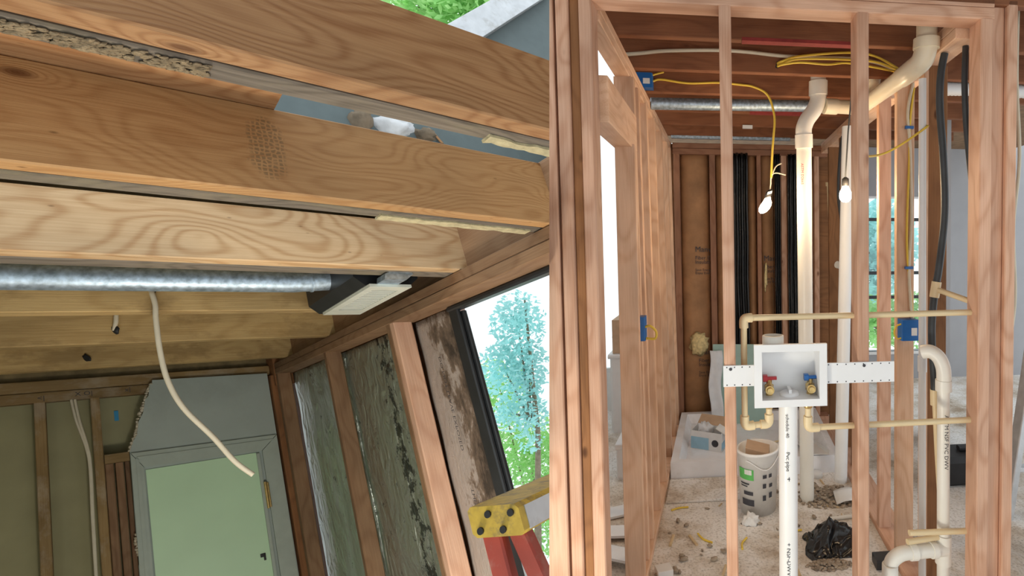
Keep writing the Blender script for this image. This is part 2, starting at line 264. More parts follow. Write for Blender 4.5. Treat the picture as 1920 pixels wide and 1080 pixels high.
# ------------------------------------------------------------------ mesh building
class MB:
    def __init__(s): s.v, s.g, s.f, s.sm = [], [], [], []
    def add(s, vs, fs, gs=None, smooth=False):
        o = len(s.v); s.v += [Vector(q) for q in vs]; s.g += [tuple(q) for q in (gs if gs is not None else vs)]
        s.f += [tuple(i + o for i in f) for f in fs]; s.sm += [smooth] * len(fs); return s
    def board(s, fr, lo, hi, axis=2, ch=0.003, lean=(0, 0)):
        """a length of lumber with eased long edges; lean shifts the far end in the two cross directions"""
        a = axis; b, c = [q for q in range(3) if q != a]
        ch = min(ch, (hi[b] - lo[b]) * .3, (hi[c] - lo[c]) * .3)
        cs = [(lo[b] + ch, lo[c]), (hi[b] - ch, lo[c]), (hi[b], lo[c] + ch), (hi[b], hi[c] - ch), (hi[b] - ch, hi[c]), (lo[b] + ch, hi[c]), (lo[b], hi[c] - ch), (lo[b], lo[c] + ch)]
        vs, gs = [], []
        for e, L in enumerate((lo[a], hi[a])):
            for (p, q) in cs:
                pt = [0, 0, 0]; pt[a] = L; pt[b] = p + (lean[0] if e else 0); pt[c] = q + (lean[1] if e else 0)
                vs.append(fr(pt)); gs.append((L, p, q))
        fs = [tuple(range(7, -1, -1)), tuple(range(8, 16))] + [(i, (i + 1) % 8, (i + 1) % 8 + 8, i + 8) for i in range(8)]
        return s.add(vs, fs, gs)
    def box(s, fr, lo, hi):
        vs = [fr((x, y, z)) for z in (lo[2], hi[2]) for y in (lo[1], hi[1]) for x in (lo[0], hi[0])]
        gs = [(x, y, z) for z in (lo[2], hi[2]) for y in (lo[1], hi[1]) for x in (lo[0], hi[0])]
        return s.add(vs, [(0, 2, 3, 1), (4, 5, 7, 6), (0, 1, 5, 4), (2, 6, 7, 3), (0, 4, 6, 2), (1, 3, 7, 5)], gs)
    def prism(s, fr, poly, axis, a0, a1):
        """polygon (two coordinates of the other axes) pushed through from a0 to a1 along axis"""
        o = [q for q in range(3) if q != axis]; n = len(poly); vs, gs = [], []
        for A in (a0, a1):
            for (p, q) in poly:
                pt = [0, 0, 0]; pt[axis] = A; pt[o[0]] = p; pt[o[1]] = q; vs.append(fr(pt)); gs.append(pt)
        fs = [tuple(range(n)), tuple(range(2 * n - 1, n - 1, -1))] + [(i, i + n, (i + 1) % n + n, (i + 1) % n) for i in range(n)]
        return s.add(vs, fs, gs)
    def tube(s, pts, r, seg=14, caps=True, smooth_path=0, inner=None):
        pts = [Vector(p) for p in pts]
        if smooth_path:
            out = []
            for i in range(len(pts) - 1):
                p0, p1, p2, p3 = pts[max(i - 1, 0)], pts[i], pts[i + 1], pts[min(i + 2, len(pts) - 1)]
                for k in range(smooth_path):
                    t = k / smooth_path
                    out.append(0.5 * ((2 * p1) + (p2 - p0) * t + (2 * p0 - 5 * p1 + 4 * p2 - p3) * t * t + (3 * p1 - p0 - 3 * p2 + p3) * t ** 3))
            out.append(pts[-1]); pts = out
        rr = r if isinstance(r, (list, tuple)) else [r] * len(pts)
        if len(rr) != len(pts): rr = [rr[int(i * (len(rr) - 1) / (len(pts) - 1))] for i in range(len(pts))]
        t0 = (pts[1] - pts[0]).normalized(); up = Vector((0, 0, 1)) if abs(t0.z) < 0.9 else Vector((1, 0, 0))
        nrm = t0.cross(up).normalized(); vs, gs, L = [], [], 0
        for i, p in enumerate(pts):
            t = (pts[min(i + 1, len(pts) - 1)] - pts[max(i - 1, 0)]).normalized()
            nrm = (nrm - t * nrm.dot(t)).normalized(); bn = t.cross(nrm)
            if i: L += (p - pts[i - 1]).length
            for k in range(seg):
                a = 2 * math.pi * k / seg; d = nrm * math.cos(a) + bn * math.sin(a); vs.append(p + d * rr[i]); gs.append((L, rr[i] * math.cos(a), rr[i] * math.sin(a)))
        n = len(pts)
        fs = [(i * seg + k, i * seg + (k + 1) % seg, (i + 1) * seg + (k + 1) % seg, (i + 1) * seg + k) for i in range(n - 1) for k in range(seg)]
        s.add(vs, fs, gs, True)
        if caps: s.add(vs[:seg], [tuple(range(seg - 1, -1, -1))], gs[:seg]); s.add(vs[-seg:], [tuple(range(seg))], gs[-seg:])
        return s
    def lathe(s, fr, base, prof, seg=32, smooth=True):
        vs = []; gs = []
        for (r, z) in prof:
            for k in range(seg):
                a = 2 * math.pi * k / seg; p = (base[0] + r * math.cos(a), base[1] + r * math.sin(a), base[2] + z); vs.append(fr(p)); gs.append(p)
        n = len(prof)
        fs = [(i * seg + k, i * seg + (k + 1) % seg, (i + 1) * seg + (k + 1) % seg, (i + 1) * seg + k) for i in range(n - 1) for k in range(seg)]
        s.add(vs, fs, gs, smooth)
        if prof[0][0] > 1e-4: s.add(vs[:seg], [tuple(range(seg - 1, -1, -1))])
        if prof[-1][0] > 1e-4: s.add(vs[-seg:], [tuple(range(seg))])
        return s
    def arc(s, fr, base, r0, r1, z0, z1, a0, a1, n=10):
        """a curved printed patch on a tapering round wall"""
        vs = []
        for k in range(n + 1):
            a = a0 + (a1 - a0) * k / n
            for (r, z) in ((r0, z0), (r1, z1)): vs.append(fr((base[0] + r * math.cos(a), base[1] + r * math.sin(a), base[2] + z)))
        return s.add(vs, [(2 * k, 2 * k + 2, 2 * k + 3, 2 * k + 1) for k in range(n)], None, True)
    def blob(s, centre, rad, sub=3, amp=0.3, freq=3.0, seed=0, flat=None):
        bm = bmesh.new(); bmesh.ops.create_icosphere(bm, subdivisions=sub, radius=1.0); vs = []
        for v in bm.verts:
            d = 1 + amp * mnoise.noise(v.co * freq + Vector((seed * 3.1, seed * 1.7, seed))) + amp * .5 * mnoise.noise(v.co * freq * 2.7 + Vector((seed, 5, seed)))
            q = Vector((v.co.x * rad[0], v.co.y * rad[1], v.co.z * rad[2])) * d
            if flat is not None: q.z = max(q.z, flat)
            vs.append(Vector(centre) + q)
        fs = [tuple(v.index for v in f.verts) for f in bm.faces]; bm.free(); return s.add(vs, fs, None, True)
    def sheet(s, fr, fn, nu, nv, thick=None):
        """a sheet given by fn(u, v) -> frame point, with an optional second skin thick behind it"""
        vs = []; gs = []
        for i in range(nu + 1):
            for k in range(nv + 1): p = fn(i / nu, k / nv); vs.append(fr(p)); gs.append((p[2], p[1], p[0]))
        fs = [(i * (nv + 1) + k, (i + 1) * (nv + 1) + k, (i + 1) * (nv + 1) + k + 1, i * (nv + 1) + k + 1) for i in range(nu) for k in range(nv)]
        if thick is not None:
            o = len(vs); T = Vector(fr(thick)) - Vector(fr((0, 0, 0))); vs2 = [v + T for v in vs]; vs = vs + vs2; gs = gs + gs
            fs = fs + [tuple(i + o for i in reversed(f)) for f in fs]
            W = nv + 1
            rim = [k for k in range(W)] + [i * W + nv for i in range(1, nu + 1)] + [nu * W + k for k in range(nv - 1, -1, -1)] + [i * W for i in range(nu - 1, 0, -1)]
            fs += [(rim[i], rim[(i + 1) % len(rim)], rim[(i + 1) % len(rim)] + o, rim[i] + o) for i in range(len(rim))]
        return s.add(vs, fs, gs, True)

def clip_divider(mb, side=1):
    """cut what butts against the dividing wall flush with the wall's loft face"""
    if max((v - EYE).dot(PART_N) * side for v in mb.v) <= 0: return mb
    bm = bmesh.new(); lay = bm.verts.layers.float_vector.new('gc'); sm = dict()
    bv = []
    for v, g in zip(mb.v, mb.g): q = bm.verts.new(v); q[lay] = Vector(g); bv.append(q)
    for f, s in zip(mb.f, mb.sm):
        try: bm.faces.new([bv[i] for i in f]).smooth = s
        except ValueError: pass
    r = bmesh.ops.bisect_plane(bm, geom=bm.verts[:] + bm.edges[:] + bm.faces[:], plane_co=EYE, plane_no=PART_N * side, clear_outer=True)
    bmesh.ops.remove_doubles(bm, verts=bm.verts[:], dist=1e-6)
    ed = [e for e in bm.edges if len(e.link_faces) == 1 and all(abs((v.co - EYE).dot(PART_N)) < 1e-4 for v in e.verts)]
    if ed: bmesh.ops.holes_fill(bm, edges=ed, sides=0)
    bm.verts.index_update(); out = MB()
    out.v = [v.co.copy() for v in bm.verts]; out.g = [tuple(v[lay]) for v in bm.verts]
    out.f = [tuple(v.index for v in f.verts) for f in bm.faces]; out.sm = [f.smooth for f in bm.faces]; bm.free(); return out

def tag(o, label=None, cat=None, group=None, kind=None):
    for k, v in (('label', label), ('category', cat), ('group', group), ('kind', kind)):
        if v: o[k] = v
    return o
def obj(name, mb, mat, parent=None, label=None, cat=None, group=None, kind=None, clip=False):
    if clip: mb = clip_divider(mb, -1 if clip == 'bath' else 1)
    n = len(mb.v); mn = [min(v[i] for v in mb.v) for i in range(3)]; mx = [max(v[i] for v in mb.v) for i in range(3)]
    org = Vector(((mn[0] + mx[0]) / 2, (mn[1] + mx[1]) / 2, mn[2]))
    me = bpy.data.meshes.new(name); me.from_pydata([v - org for v in mb.v], [], mb.f)
    me.polygons.foreach_set('use_smooth', mb.sm)
    at = me.attributes.new('gc', 'FLOAT_VECTOR', 'POINT'); at.data.foreach_set('vector', [c for g in mb.g for c in g])
    me.update(); bm = bmesh.new(); bm.from_mesh(me); bmesh.ops.recalc_face_normals(bm, faces=bm.faces[:]); bm.to_mesh(me); bm.free()
    me.materials.append(MATS[mat]); o = bpy.data.objects.new(name, me); C.objects.link(o)
    if parent is not None:
        o.parent = parent; base = parent.location.copy()
        if parent.parent is not None: base += parent.parent.location
        o.location = org - base
    else: o.location = org
    return tag(o, label, cat, group, kind)
def empty(name, loc, label=None, cat=None, group=None, kind=None):
    o = bpy.data.objects.new(name, None); o.empty_display_size = 0.05; C.objects.link(o); o.location = loc; return tag(o, label, cat, group, kind)
def lettering(body, place, size, mat, parent, name='lettering', xmax=None, thick=0.0006):
    """flat print: place(u, v) maps text units in metres to a world point"""
    cu = bpy.data.curves.new('t', 'FONT'); cu.body = body; cu.size = size; cu.extrude = 0.0; cu.resolution_u = 2
    to = bpy.data.objects.new('t', cu); C.objects.link(to); dg = bpy.context.evaluated_depsgraph_get(); me = bpy.data.meshes.new_from_object(to.evaluated_get(dg))
    bpy.data.objects.remove(to); bpy.data.curves.remove(cu)
    bm = bmesh.new(); bm.from_mesh(me); bpy.data.meshes.remove(me)
    if xmax: bmesh.ops.bisect_plane(bm, geom=bm.verts[:] + bm.edges[:] + bm.faces[:], plane_co=(xmax, 0, 0), plane_no=(1, 0, 0), clear_outer=True)
    bm.verts.index_update()
    mb = MB(); mb.add([place(v.co.x, v.co.y) for v in bm.verts], [tuple(v.index for v in f.verts) for f in bm.faces]); bm.free()
    if mb.f: return obj(name, mb, mat, parent)

def Lp(*p): return LOFT(p)
def Bp(*p): return BATH(p)

# ================================================================== SETTING
# dividing wall between the loft and the bathroom
DV = Frame(EYE, PART_N, Vector((-0.21, 1.0, 0.0)), (0, 0, 1), 1.5)
obj('wall_divider', MB().box(DV, (0.0, 1.92, 0.0), (0.012, 5.2, 2.5)), 'white_wall', kind='structure')
obj('shade_wall_divider', MB().box(DV, (0.0, -3.2, 0.0), (0.05, -0.35, 2.5)), 'white_wall', kind='structure')  # unseen wall piece, added to keep light off the near loft joists
# bathroom floor slab
obj('floor', MB().box(BATH, (-1.6, -3.2, -0.08), (4.2, 6.2, 0.0)), 'dusty_slab', kind='structure', clip='bath')

# ---- bathroom ceiling deck
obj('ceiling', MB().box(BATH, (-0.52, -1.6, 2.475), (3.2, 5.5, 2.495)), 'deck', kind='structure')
JOISTS = [(1.72, 'dark reddish ceiling joist just behind the bathroom top plate'), (2.13, 'dark reddish ceiling joist with a red paint streak beside the wire bundle'), (2.53, 'dark reddish ceiling joist with the yellow wires in front of it'),
          (2.92, 'dark reddish ceiling joist right in front of the metal duct'), (3.33, 'dark reddish ceiling joist with red paint behind the metal duct'), (3.71, 'dark reddish ceiling joist with a white clip on it'), (4.08, 'dark reddish ceiling joist above the thin metal strip by the insulated wall')]
for y, lb in JOISTS:
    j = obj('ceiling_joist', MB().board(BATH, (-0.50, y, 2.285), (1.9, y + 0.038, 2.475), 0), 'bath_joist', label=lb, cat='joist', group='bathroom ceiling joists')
    if y == 2.13: obj('paint_streak', MB().box(BATH, (0.10, y - .001, 2.283), (0.62, y + .0385, 2.296)), 'red_mark', j, label='red paint streak')
    if y == 3.33: obj('paint_streak', MB().box(BATH, (0.20, y - .001, 2.283), (0.62, y + .0385, 2.325)), 'red_mark', j, label='red paint streak')
    if y == 3.71: obj('clip', MB().box(BATH, (0.17, y - .012, 2.268), (0.24, y + .01, 2.29)), 'pvc_white', j)

# ---- front partition: double plate, studs
pw = empty('wall_partition', Bp(0.25, 1.76, 0), kind='structure')
obj('top_plate', MB().board(BATH, (-0.50, 1.72, 2.238), (0.945, 1.808, 2.276), 0), 'bath_stud', pw)
obj('top_plate', MB().board(BATH, (-0.62, 1.72, 2.277), (0.945, 1.808, 2.316), 0), 'bath_stud', pw, clip='bath')
for x0, x1, top, dy in ((-0.62, -0.508, 2.5, 0.0), (-0.500, -0.462, 2.5, 0.0), (-0.430, -0.391, 2.238, 0.0), (0.007, 0.046, 2.238, 0.0), (0.463, 0.504, 2.238, 0.0), (0.897, 0.942, 2.238, 0.0), (0.994, 1.032, 2.30, 0.0)):
    obj('stud', MB().board(BATH, (x0, 1.72, 0.04), (x1, 1.808, top), 2, 0.004), 'bath_stud', pw, clip='bath')
obj('stud', MB().board(BATH, (-0.4615, 1.735, 0.04), (-0.4315, 1.83, 2.3), 2), 'dark_stud', pw)  # dark board painting in the shaded side of the stud beside it
obj('stud', MB().board(BATH, (0.9435, 1.74, 0.04), (0.993, 1.81, 2.3), 2), 'bath_stud', pw)
obj('bottom_plate', MB().board(BATH, (-0.62, 1.72, 0.0), (1.2, 1.808, 0.039), 0), 'bath_stud', pw)
# ---- left framed wall of the bathroom
lw = empty('wall_left', Bp(-0.39, 3.0, 0), kind='structure')
obj('top_plate', MB().board(BATH, (-0.455, 1.81, 2.21), (-0.387, 4.40, 2.247), 1), 'bath_stud_lit', lw)
obj('top_plate', MB().board(BATH, (-0.455, 1.81, 2.248), (-0.387, 4.40, 2.284), 1), 'bath_stud_lit', lw)
obj('header', MB().board(BATH, (-0.445, 1.81, 1.885), (-0.362, 2.40, 2.035), 1), 'bath_stud_lit', lw)
for y, top in ((2.29, 1.895), (2.33, 2.21), (2.58, 2.21), (2.86, 2.21), (3.20, 2.21), (3.57, 2.21), (3.95, 2.21), (4.20, 2.21)):
    if y == 2.29: obj('stud', MB().board(BATH, (-0.435, y - 0.02, 0.04), (-0.352, y + 0.018, top), 2), 'bath_stud_lit', lw)
    elif y == 2.33: obj('stud', MB().board(BATH, (-0.440, 2.41, 0.04), (-0.352, 2.448, top), 2, .003, (-0.02, 0)), 'bath_stud_lit', lw)
    else: obj('stud', MB().board(BATH, (-0.44, y, 0.04), (-0.352, y + 0.038, top), 2, .003, (-0.025, 0)), 'bath_stud_lit', lw)
obj('bottom_plate', MB().board(BATH, (-0.44, 2.25, 0.0), (-0.345, 4.3, 0.039), 1), 'bath_stud_lit', lw)
# ---- back wall with kraft-faced insulation
bw = empty('wall_back', Bp(0.25, 4.35, 0), kind='structure')
obj('top_plate', MB().board(BATH, (-0.37, 4.30, 2.18), (0.90, 4.39, 2.225), 0), 'back_stud', bw)
obj('top_plate', MB().board(BATH, (-0.37, 4.30, 2.227), (0.90, 4.39, 2.268), 0), 'back_stud', bw)
for x0, x1, mt in ((-0.366, -0.318, 'back_stud'), (-0.079, -0.031, 'back_stud'), (0.308, 0.343, 'back_stud'), (0.510, 0.556, 'bath_stud'), (0.789, 0.829, 'bath_stud')):
    obj('stud', MB().board(BATH, (x0, 4.30, 0.04), (x1, 4.39, 2.18), 2), mt, bw)
obj('bottom_plate', MB().board(BATH, (-0.37, 4.30, 0.0), (0.9, 4.39, 0.039), 0), 'back_stud', bw)
obj('sheathing', MB().box(BATH, (-0.45, 4.42, 0.0), (1.05, 4.44, 2.28)), 'dark_stud', bw)
def batt(x0, x1, seed, z0=0.04):
    def fn(u, v):
        x = x0 + (x1 - x0) * u; z = z0 + (2.18 - z0) * v
        return (x, 4.378 - 0.045 * math.sin(math.pi * u) ** 0.6 + 0.012 * mnoise.noise(Vector((x * 9, z * 3, seed))), z)
    return obj('insulation_batt', MB().sheet(BATH, fn, 14, 40, (0, .02, 0)), 'kraft', bw)
for k, (a, b_) in enumerate(((-0.317, -0.080), (-0.030, 0.115), (0.240, 0.307), (0.344, 0.450), (0.557, 0.788))): bt = batt(a, b_, k)
bt = [o for o in bw.children if o.name.startswith('insulation_batt')]
def kraft_print(par, x0, z, lines, xmax):
    for (body, dz, size) in lines:
        lettering(body, lambda u, v, zz=z + dz: Bp(x0 + u, 4.322, zz + v), size, 'print_black', par, xmax=xmax)
KL = [('Manville', 0, 0.062), ('Fiber Glass', -0.062, 0.042), ('Insulation', -0.096, 0.042), ('Save Energy', -0.155, 0.028), ('Enjoy Every', -0.180, 0.028)]
kraft_print(bt[0], -0.205, 1.405, KL, 0.122); kraft_print(bt[0], -0.190, 0.57, KL, 0.108); kraft_print(bt[3], 0.36, 1.33, KL, 0.09)
def poly_strip(x0, x1, seed):
    def fn(u, v):
        x = x0 + (x1 - x0) * u; z = 0.117 + 2.073 * v
        return (x, 4.275 + 0.018 * math.sin(u * 19 + 2 * mnoise.noise(Vector((seed, z * 2, 0)))) + 0.01 * mnoise.noise(Vector((x * 20, z * 4, seed))), z)
    obj('plastic_sheet', MB().sheet(BATH, fn, 26, 40, (0, .003, 0)), 'black_plastic', None, 'long black plastic sheet hanging ' + ('beside the stacked brown insulation, by the bulb' if seed == 1 else ('behind the pale stud at the insulated wall' if seed == 3 else 'in a narrow strip left of the pale back stud')), 'sheet', 'black plastic on the back wall')
poly_strip(0.118, 0.236, 1); poly_strip(0.452, 0.500, 2); poly_strip(0.562, 0.660, 3)
obj('fibreglass_tuft', MB().blob(Bp(-0.185, 4.31, 0.66), (0.075, 0.03, 0.09), 3, 0.5, 3, 4), 'fibreglass', None, 'yellow fibreglass tuft bulging out of the brown paper batt', 'insulation')
obj('fibreglass_tuft', MB().blob(Bp(0.375, 4.31, 1.20), (0.012, 0.02, 0.12), 2, 0.5, 3, 2), 'fibreglass', None, 'thin torn yellow fibreglass sliver below the bulb', 'insulation')
# ---- right framed wall of the bathroom
rw = empty('wall_right', Bp(0.85, 3.0, 0), kind='structure')
obj('top_plate', MB().board(BATH, (0.848, 1.81, 2.205), (0.936, 4.30, 2.243), 1), 'bath_stud_lit', rw)
obj('top_plate', MB().board(BATH, (0.848, 1.81, 2.244), (0.936, 4.30, 2.283), 1), 'bath_stud_lit', rw)
obj('stud', MB().board(BATH, (0.803, 2.569, 0.03), (0.868, 2.607, 2.206), 2), 'bath_stud', rw)
obj('stud', MB().board(BATH, (0.803, 2.297, 0.03), (0.885, 2.335, 2.206), 2), 'bath_stud_lit', rw)
obj('stud', MB().board(BATH, (0.866, 2.10, 0.0), (0.952, 2.14, 2.205), 2), 'dark_stud', rw)
obj('stud', MB().board(BATH, (0.844, 2.085, 0.0), (0.864, 2.14, 2.205), 2), 'bath_stud_lit', rw)  # separate pale strip painting in the bulb-lit edge of the dark stud
for y in (3.30, 3.62, 4.0): obj('stud', MB().board(BATH, (0.85, y, 0.03), (0.936, y + 0.038, 2.205), 2), 'dark_stud', rw)
obj('bottom_plate', MB().board(BATH, (0.80, 2.15, 0.0), (0.936, 4.3, 0.03), 1), 'bath_stud', rw)

# ---- bright side room beyond the left studs
obj('wall_side_room', MB().box(BATH, (-1.60, 4.75, 0.0), (-0.5, 4.77, 0.34)), 'white_wall', kind='structure', clip='bath')
w3 = obj('added_side_window', MB().box(BATH, (-1.5, 4.74, 0.34), (-0.5, 4.78, 0.38)).box(BATH, (-0.53, 4.74, 0.38), (-0.5, 4.78, 2.9)), 'pvc_white', kind='structure', clip='bath')  # added window; its white sky stands in for a brightly lit wall
obj('pane', MB().box(BATH, (-1.5, 4.758, 0.38), (-0.53, 4.762, 2.9)), 'pane_glass', w3, clip='bath')
obj('moving_box', MB().box(BATH, (-0.86, 4.2, 0.62), (-0.52, 4.6, 0.88)).box(BATH, (-0.86, 4.195, 0.745), (-0.52, 4.20, 0.755)), 'cardboard', None, 'closed brown cardboard box in the bright side room', 'box')
obj('storage_chest', MB().board(BATH, (-0.88, 4.18, 0.0), (-0.50, 4.62, 0.60), 2, 0.02).board(BATH, (-0.89, 4.16, 0.585), (-0.49, 4.64, 0.618), 0, 0.01), 'box_white', None, 'white chest under the cardboard box', 'chest')
obj('white_carton', MB().board(BATH, (-0.68, 3.35, 0.0), (-0.50, 3.65, 0.22), 2, 0.01).board(BATH, (-0.685, 3.345, 0.19), (-0.495, 3.655, 0.225), 0, 0.004), 'box_white', None, 'low white carton standing on the side room floor', 'box')
for k in range(3):
    obj('white_board', MB().box(Frame(Bp(-0.66 + 0.05 * k, 2.9 - 0.2 * k, 0.012 + 0.013 * k), (0.9, 0.4 - .35 * k, 0), (-0.4 + .35 * k, 0.9, 0), (0, 0, 1)), (-0.14, -0.05, -0.006), (0.14, 0.05, 0.006)), 'box_white', None, ('white board offcut lying flat deepest in the side room', 'white board offcut lying askew between two others in the side room', 'white board offcut lying on the side room floor closest to the header stud')[k], 'board', 'white board offcuts')

# ---- far room on the right: grey wall with a window
fw = MB()
for lo, hi in (((0.95, 5.5, 0.0), (1.50, 5.6, 2.9)), ((2.36, 5.5, 0.0), (4.2, 5.6, 2.9)), ((1.50, 5.5, 0.0), (2.36, 5.6, 0.30)), ((1.50, 5.5, 1.96), (2.36, 5.6, 2.9))): fw.box(BATH, lo, hi)
obj('wall_far_room', fw, 'grey_drywall', kind='structure')
w1 = obj('window_1', MB().box(BATH, (1.50, 5.49, 0.27), (2.36, 5.53, 0.30)).box(BATH, (1.50, 5.50, 1.94), (2.36, 5.53, 1.965)).box(BATH, (1.50, 5.5, 0.3), (1.53, 5.53, 1.94)).box(BATH, (2.33, 5.5, 0.3), (2.36, 5.53, 1.94)), 'pvc_white', kind='structure')
for z in (0.87, 1.13, 1.70): obj('glazing_bar', MB().board(BATH, (1.53, 5.50, z), (2.33, 5.525, z + 0.035), 0), 'black_frame', w1)
for z0, z1 in ((0.3, 0.87), (0.905, 1.13), (1.165, 1.70), (1.735, 1.94)): obj('pane', MB().box(BATH, (1.53, 5.512, z0), (2.33, 5.516, z1)), 'pane_glass', w1)
obj('wall_return', MB().box(BATH, (1.58, 3.6, 0.0), (1.66, 3.9, 2.7)), 'grey_drywall', kind='structure')

# ================================================================== BATHROOM FITTINGS
def pipe(name, label, mat, r, parts, cat='pipe', group=None):
    """parts: list of (part name, [points], radius factor, smoothing)"""
    base = BATH(min((p for q in parts for p in q[1]), key=lambda p: p[2])); root = empty(name, base, label, cat, group)
    for (pn, pts, k, sm) in parts: obj(pn, MB().tube([BATH(p) for p in pts], r * k, 20, True, sm), mat, root)
    return root
vent = pipe('vent_pipe', 'tall cream vent pipe with offset elbows standing on the slab beside the bulb', 'pvc', 0.039, [
    ('pipe', [(0.488, 2.96, 0.0), (0.458, 2.8, 2.06)], 1, 0), ('coupling', [(0.459, 2.803, 1.985), (0.458, 2.80, 2.055)], 1.16, 0),
    ('elbow', [(0.458, 2.8, 2.05), (0.459, 2.8, 2.09), (0.478, 2.8, 2.135), (0.515, 2.8, 2.185), (0.536, 2.8, 2.235), (0.538, 2.8, 2.275)], 1.07, 5),
    ('coupling', [(0.538, 2.8, 2.262), (0.539, 2.8, 2.335)], 1.22, 0), ('pipe', [(0.539, 2.8, 2.33), (0.539, 2.8, 2.474)], 1, 0)])
lettering('ASTM D2665', lambda u, v: Bp(0.436 + v, 2.762, 1.90 - u), 0.02, 'print_red', vent)
pipe('branch_pipe', 'large cream drain branch running under the ceiling to an upward elbow', 'pvc_cream', 0.036, [
    ('tee', [(0.572, 2.8, 2.207), (0.64, 2.8, 2.205)], 1.15, 0), ('pipe', [(0.63, 2.8, 2.206), (0.74, 2.8, 2.203)], 1, 0),
    ('elbow', [(0.72, 2.8, 2.203), (0.76, 2.78, 2.20), (0.765, 2.72, 2.192), (0.764, 2.66, 2.188)], 1.08, 5), ('pipe', [(0.764, 2.70, 2.19), (0.760, 2.06, 2.155)], 1, 0),
    ('elbow', [(0.760, 2.12, 2.157), (0.762, 2.03, 2.155), (0.785, 1.965, 2.175), (0.797, 1.95, 2.225)], 1.1, 6), ('coupling', [(0.796, 1.95, 2.215), (0.798, 1.95, 2.252)], 1.28, 0), ('pipe', [(0.798, 1.95, 2.25), (0.80, 1.95, 2.474)], 1, 0)])
pipe('leaning_pipe', 'long white drain pipe leaning by the right bathroom wall', 'pvc_white', 0.038, [('pipe', [(0.74, 3.17, 0.0), (0.818, 3.25, 2.2)], 1, 0)])
pipe('thin_leaning_pipe', 'thin cream pipe leaning in the back right corner with a cap on top', 'cpvc', 0.011, [('pipe', [(0.961, 4.174, 0.0), (0.865, 4.1, 1.93)], 1, 0), ('cap', [(0.865, 4.1, 1.92), (0.864, 4.1, 1.95)], 1.7, 0)])
pipe('wall_stub_pipe', 'short grey pipe elbow poking from the dark right studs', 'pvc', 0.02, [('pipe', [(0.93, 3.85, 0.0), (0.93, 3.85, 1.25)], 1, 0), ('elbow', [(0.93, 3.85, 1.24), (0.92, 3.84, 1.30), (0.87, 3.82, 1.32)], 1.3, 5)])
pipe('riser_pipe', 'slim white printed riser pipe in front of the dark stud', 'pvc_white', 0.0135, [('pipe', [(0.809, 2.0, 0.0), (0.802, 2.0, 2.12)], 1, 0), ('coupling', [(0.806, 2.0, 0.98), (0.8058, 2.0, 1.04)], 1.25, 0)])
obj('metal_duct', MB().tube([Bp(-0.388, 3.12, 2.273), Bp(0.5, 3.12, 2.285), Bp(0.78, 3.12, 2.288)], 0.034, 20), 'galvanised', None, 'long galvanised metal duct across the bathroom ceiling', 'duct')
obj('metal_strip', MB().board(BATH, (-0.36, 4.082, 2.263), (0.56, 4.118, 2.2855), 0), 'galvanised', None, 'thin galvanised strip across the ceiling by the back wall', 'metal strip')
def ribbed(pts, r, n):
    P = [BATH(p) for p in pts]; out = []; rr = []
    L = len(P) - 1
    for i in range(n + 1):
        t = i / n * L; k = min(int(t), L - 1); out.append(P[k].lerp(P[k + 1], t - k)); rr.append(r * (1.0 if i % 2 else 0.86))
    mb = MB(); mb.tube(out, rr, 20); return mb
obj('flexible_duct', ribbed([(0.804, 2.63, 2.475), (0.804, 2.64, 2.38), (0.804, 2.68, 2.315), (0.800, 2.75, 2.290)], 0.042, 30), 'pvc_cream', None, 'ribbed cream flexible duct behind the second partition stud', 'duct')
obj('flexible_duct', ribbed([(1.1, 2.6, 2.26), (1.4, 2.62, 2.27), (1.75, 2.64, 2.27)], 0.035, 60), 'pvc_white', None, 'ribbed white flexible duct beyond the right wall', 'duct')

# drain standpipe of the outlet box
dp = empty('standpipe', Bp(0.222, 1.77, 0.0), 'thick white standpipe with black print under the outlet box', 'pipe')
obj('pipe', MB().tube([Bp(0.222, 1.775, 0.0), Bp(0.228, 1.775, 0.9735)], 0.0315, 28), 'pvc_white', dp)
def pipe_print(body, z, size): lettering(body, lambda u, v: Bp(0.215 + (0.0 if u < 0 else 0) + v, 1.7425 + (v - 0.005) ** 2 * 6, z - u), size, 'print_black', dp)
pipe_print('schedule 40', 0.915, 0.017); pipe_print('Pvc pipe', 0.785, 0.020); pipe_print('+', 0.70, 0.03); pipe_print('+ NSF-DWV', 0.47, 0.022)
obj('open_pipe', MB().lathe(BATH, (0.176, 1.762, 1.1395), [(0.037, 0), (0.037, 0.040), (0.031, 0.041), (0.031, 0.004)], 28), 'pvc', None, 'open cream pipe stub standing up on top of the outlet box', 'pipe')

# laundry outlet box
ob = empty('outlet_box', Bp(0.23, 1.71, 0.953), 'white plastic washing machine outlet box with red and blue valves', 'outlet box')
X0, X1, Z0, Z1 = 0.106, 0.352, 0.953, 1.160
fl = MB()
for lo, hi in (((X0, 1.700, Z0), (X1, 1.716, Z0 + .024)), ((X0, 1.700, Z1 - .024), (X1, 1.716, Z1)), ((X0, 1.700, Z0 + .024), (X0 + .026, 1.716, Z1 - .024)), ((X1 - .026, 1.700, Z0 + .024), (X1, 1.716, Z1 - .024))): fl.box(BATH, lo, hi)
obj('flange', fl, 'box_white', ob)
a, b_, c, d = X0 + .026, X1 - .026, Z0 + .024, Z1 - .024
obj('shell', MB().box(BATH, (a - .004, 1.80, c - .004), (b_ + .004, 1.804, d + .004)).box(BATH, (a - .004, 1.716, c - .004), (b_ + .004, 1.80, c)).box(BATH, (a - .004, 1.716, d), (b_ + .004, 1.80, d + .004)).box(BATH, (a - .004, 1.716, c), (a, 1.80, d)).box(BATH, (b_, 1.716, c), (b_ + .004, 1.80, d)), 'box_white', ob)
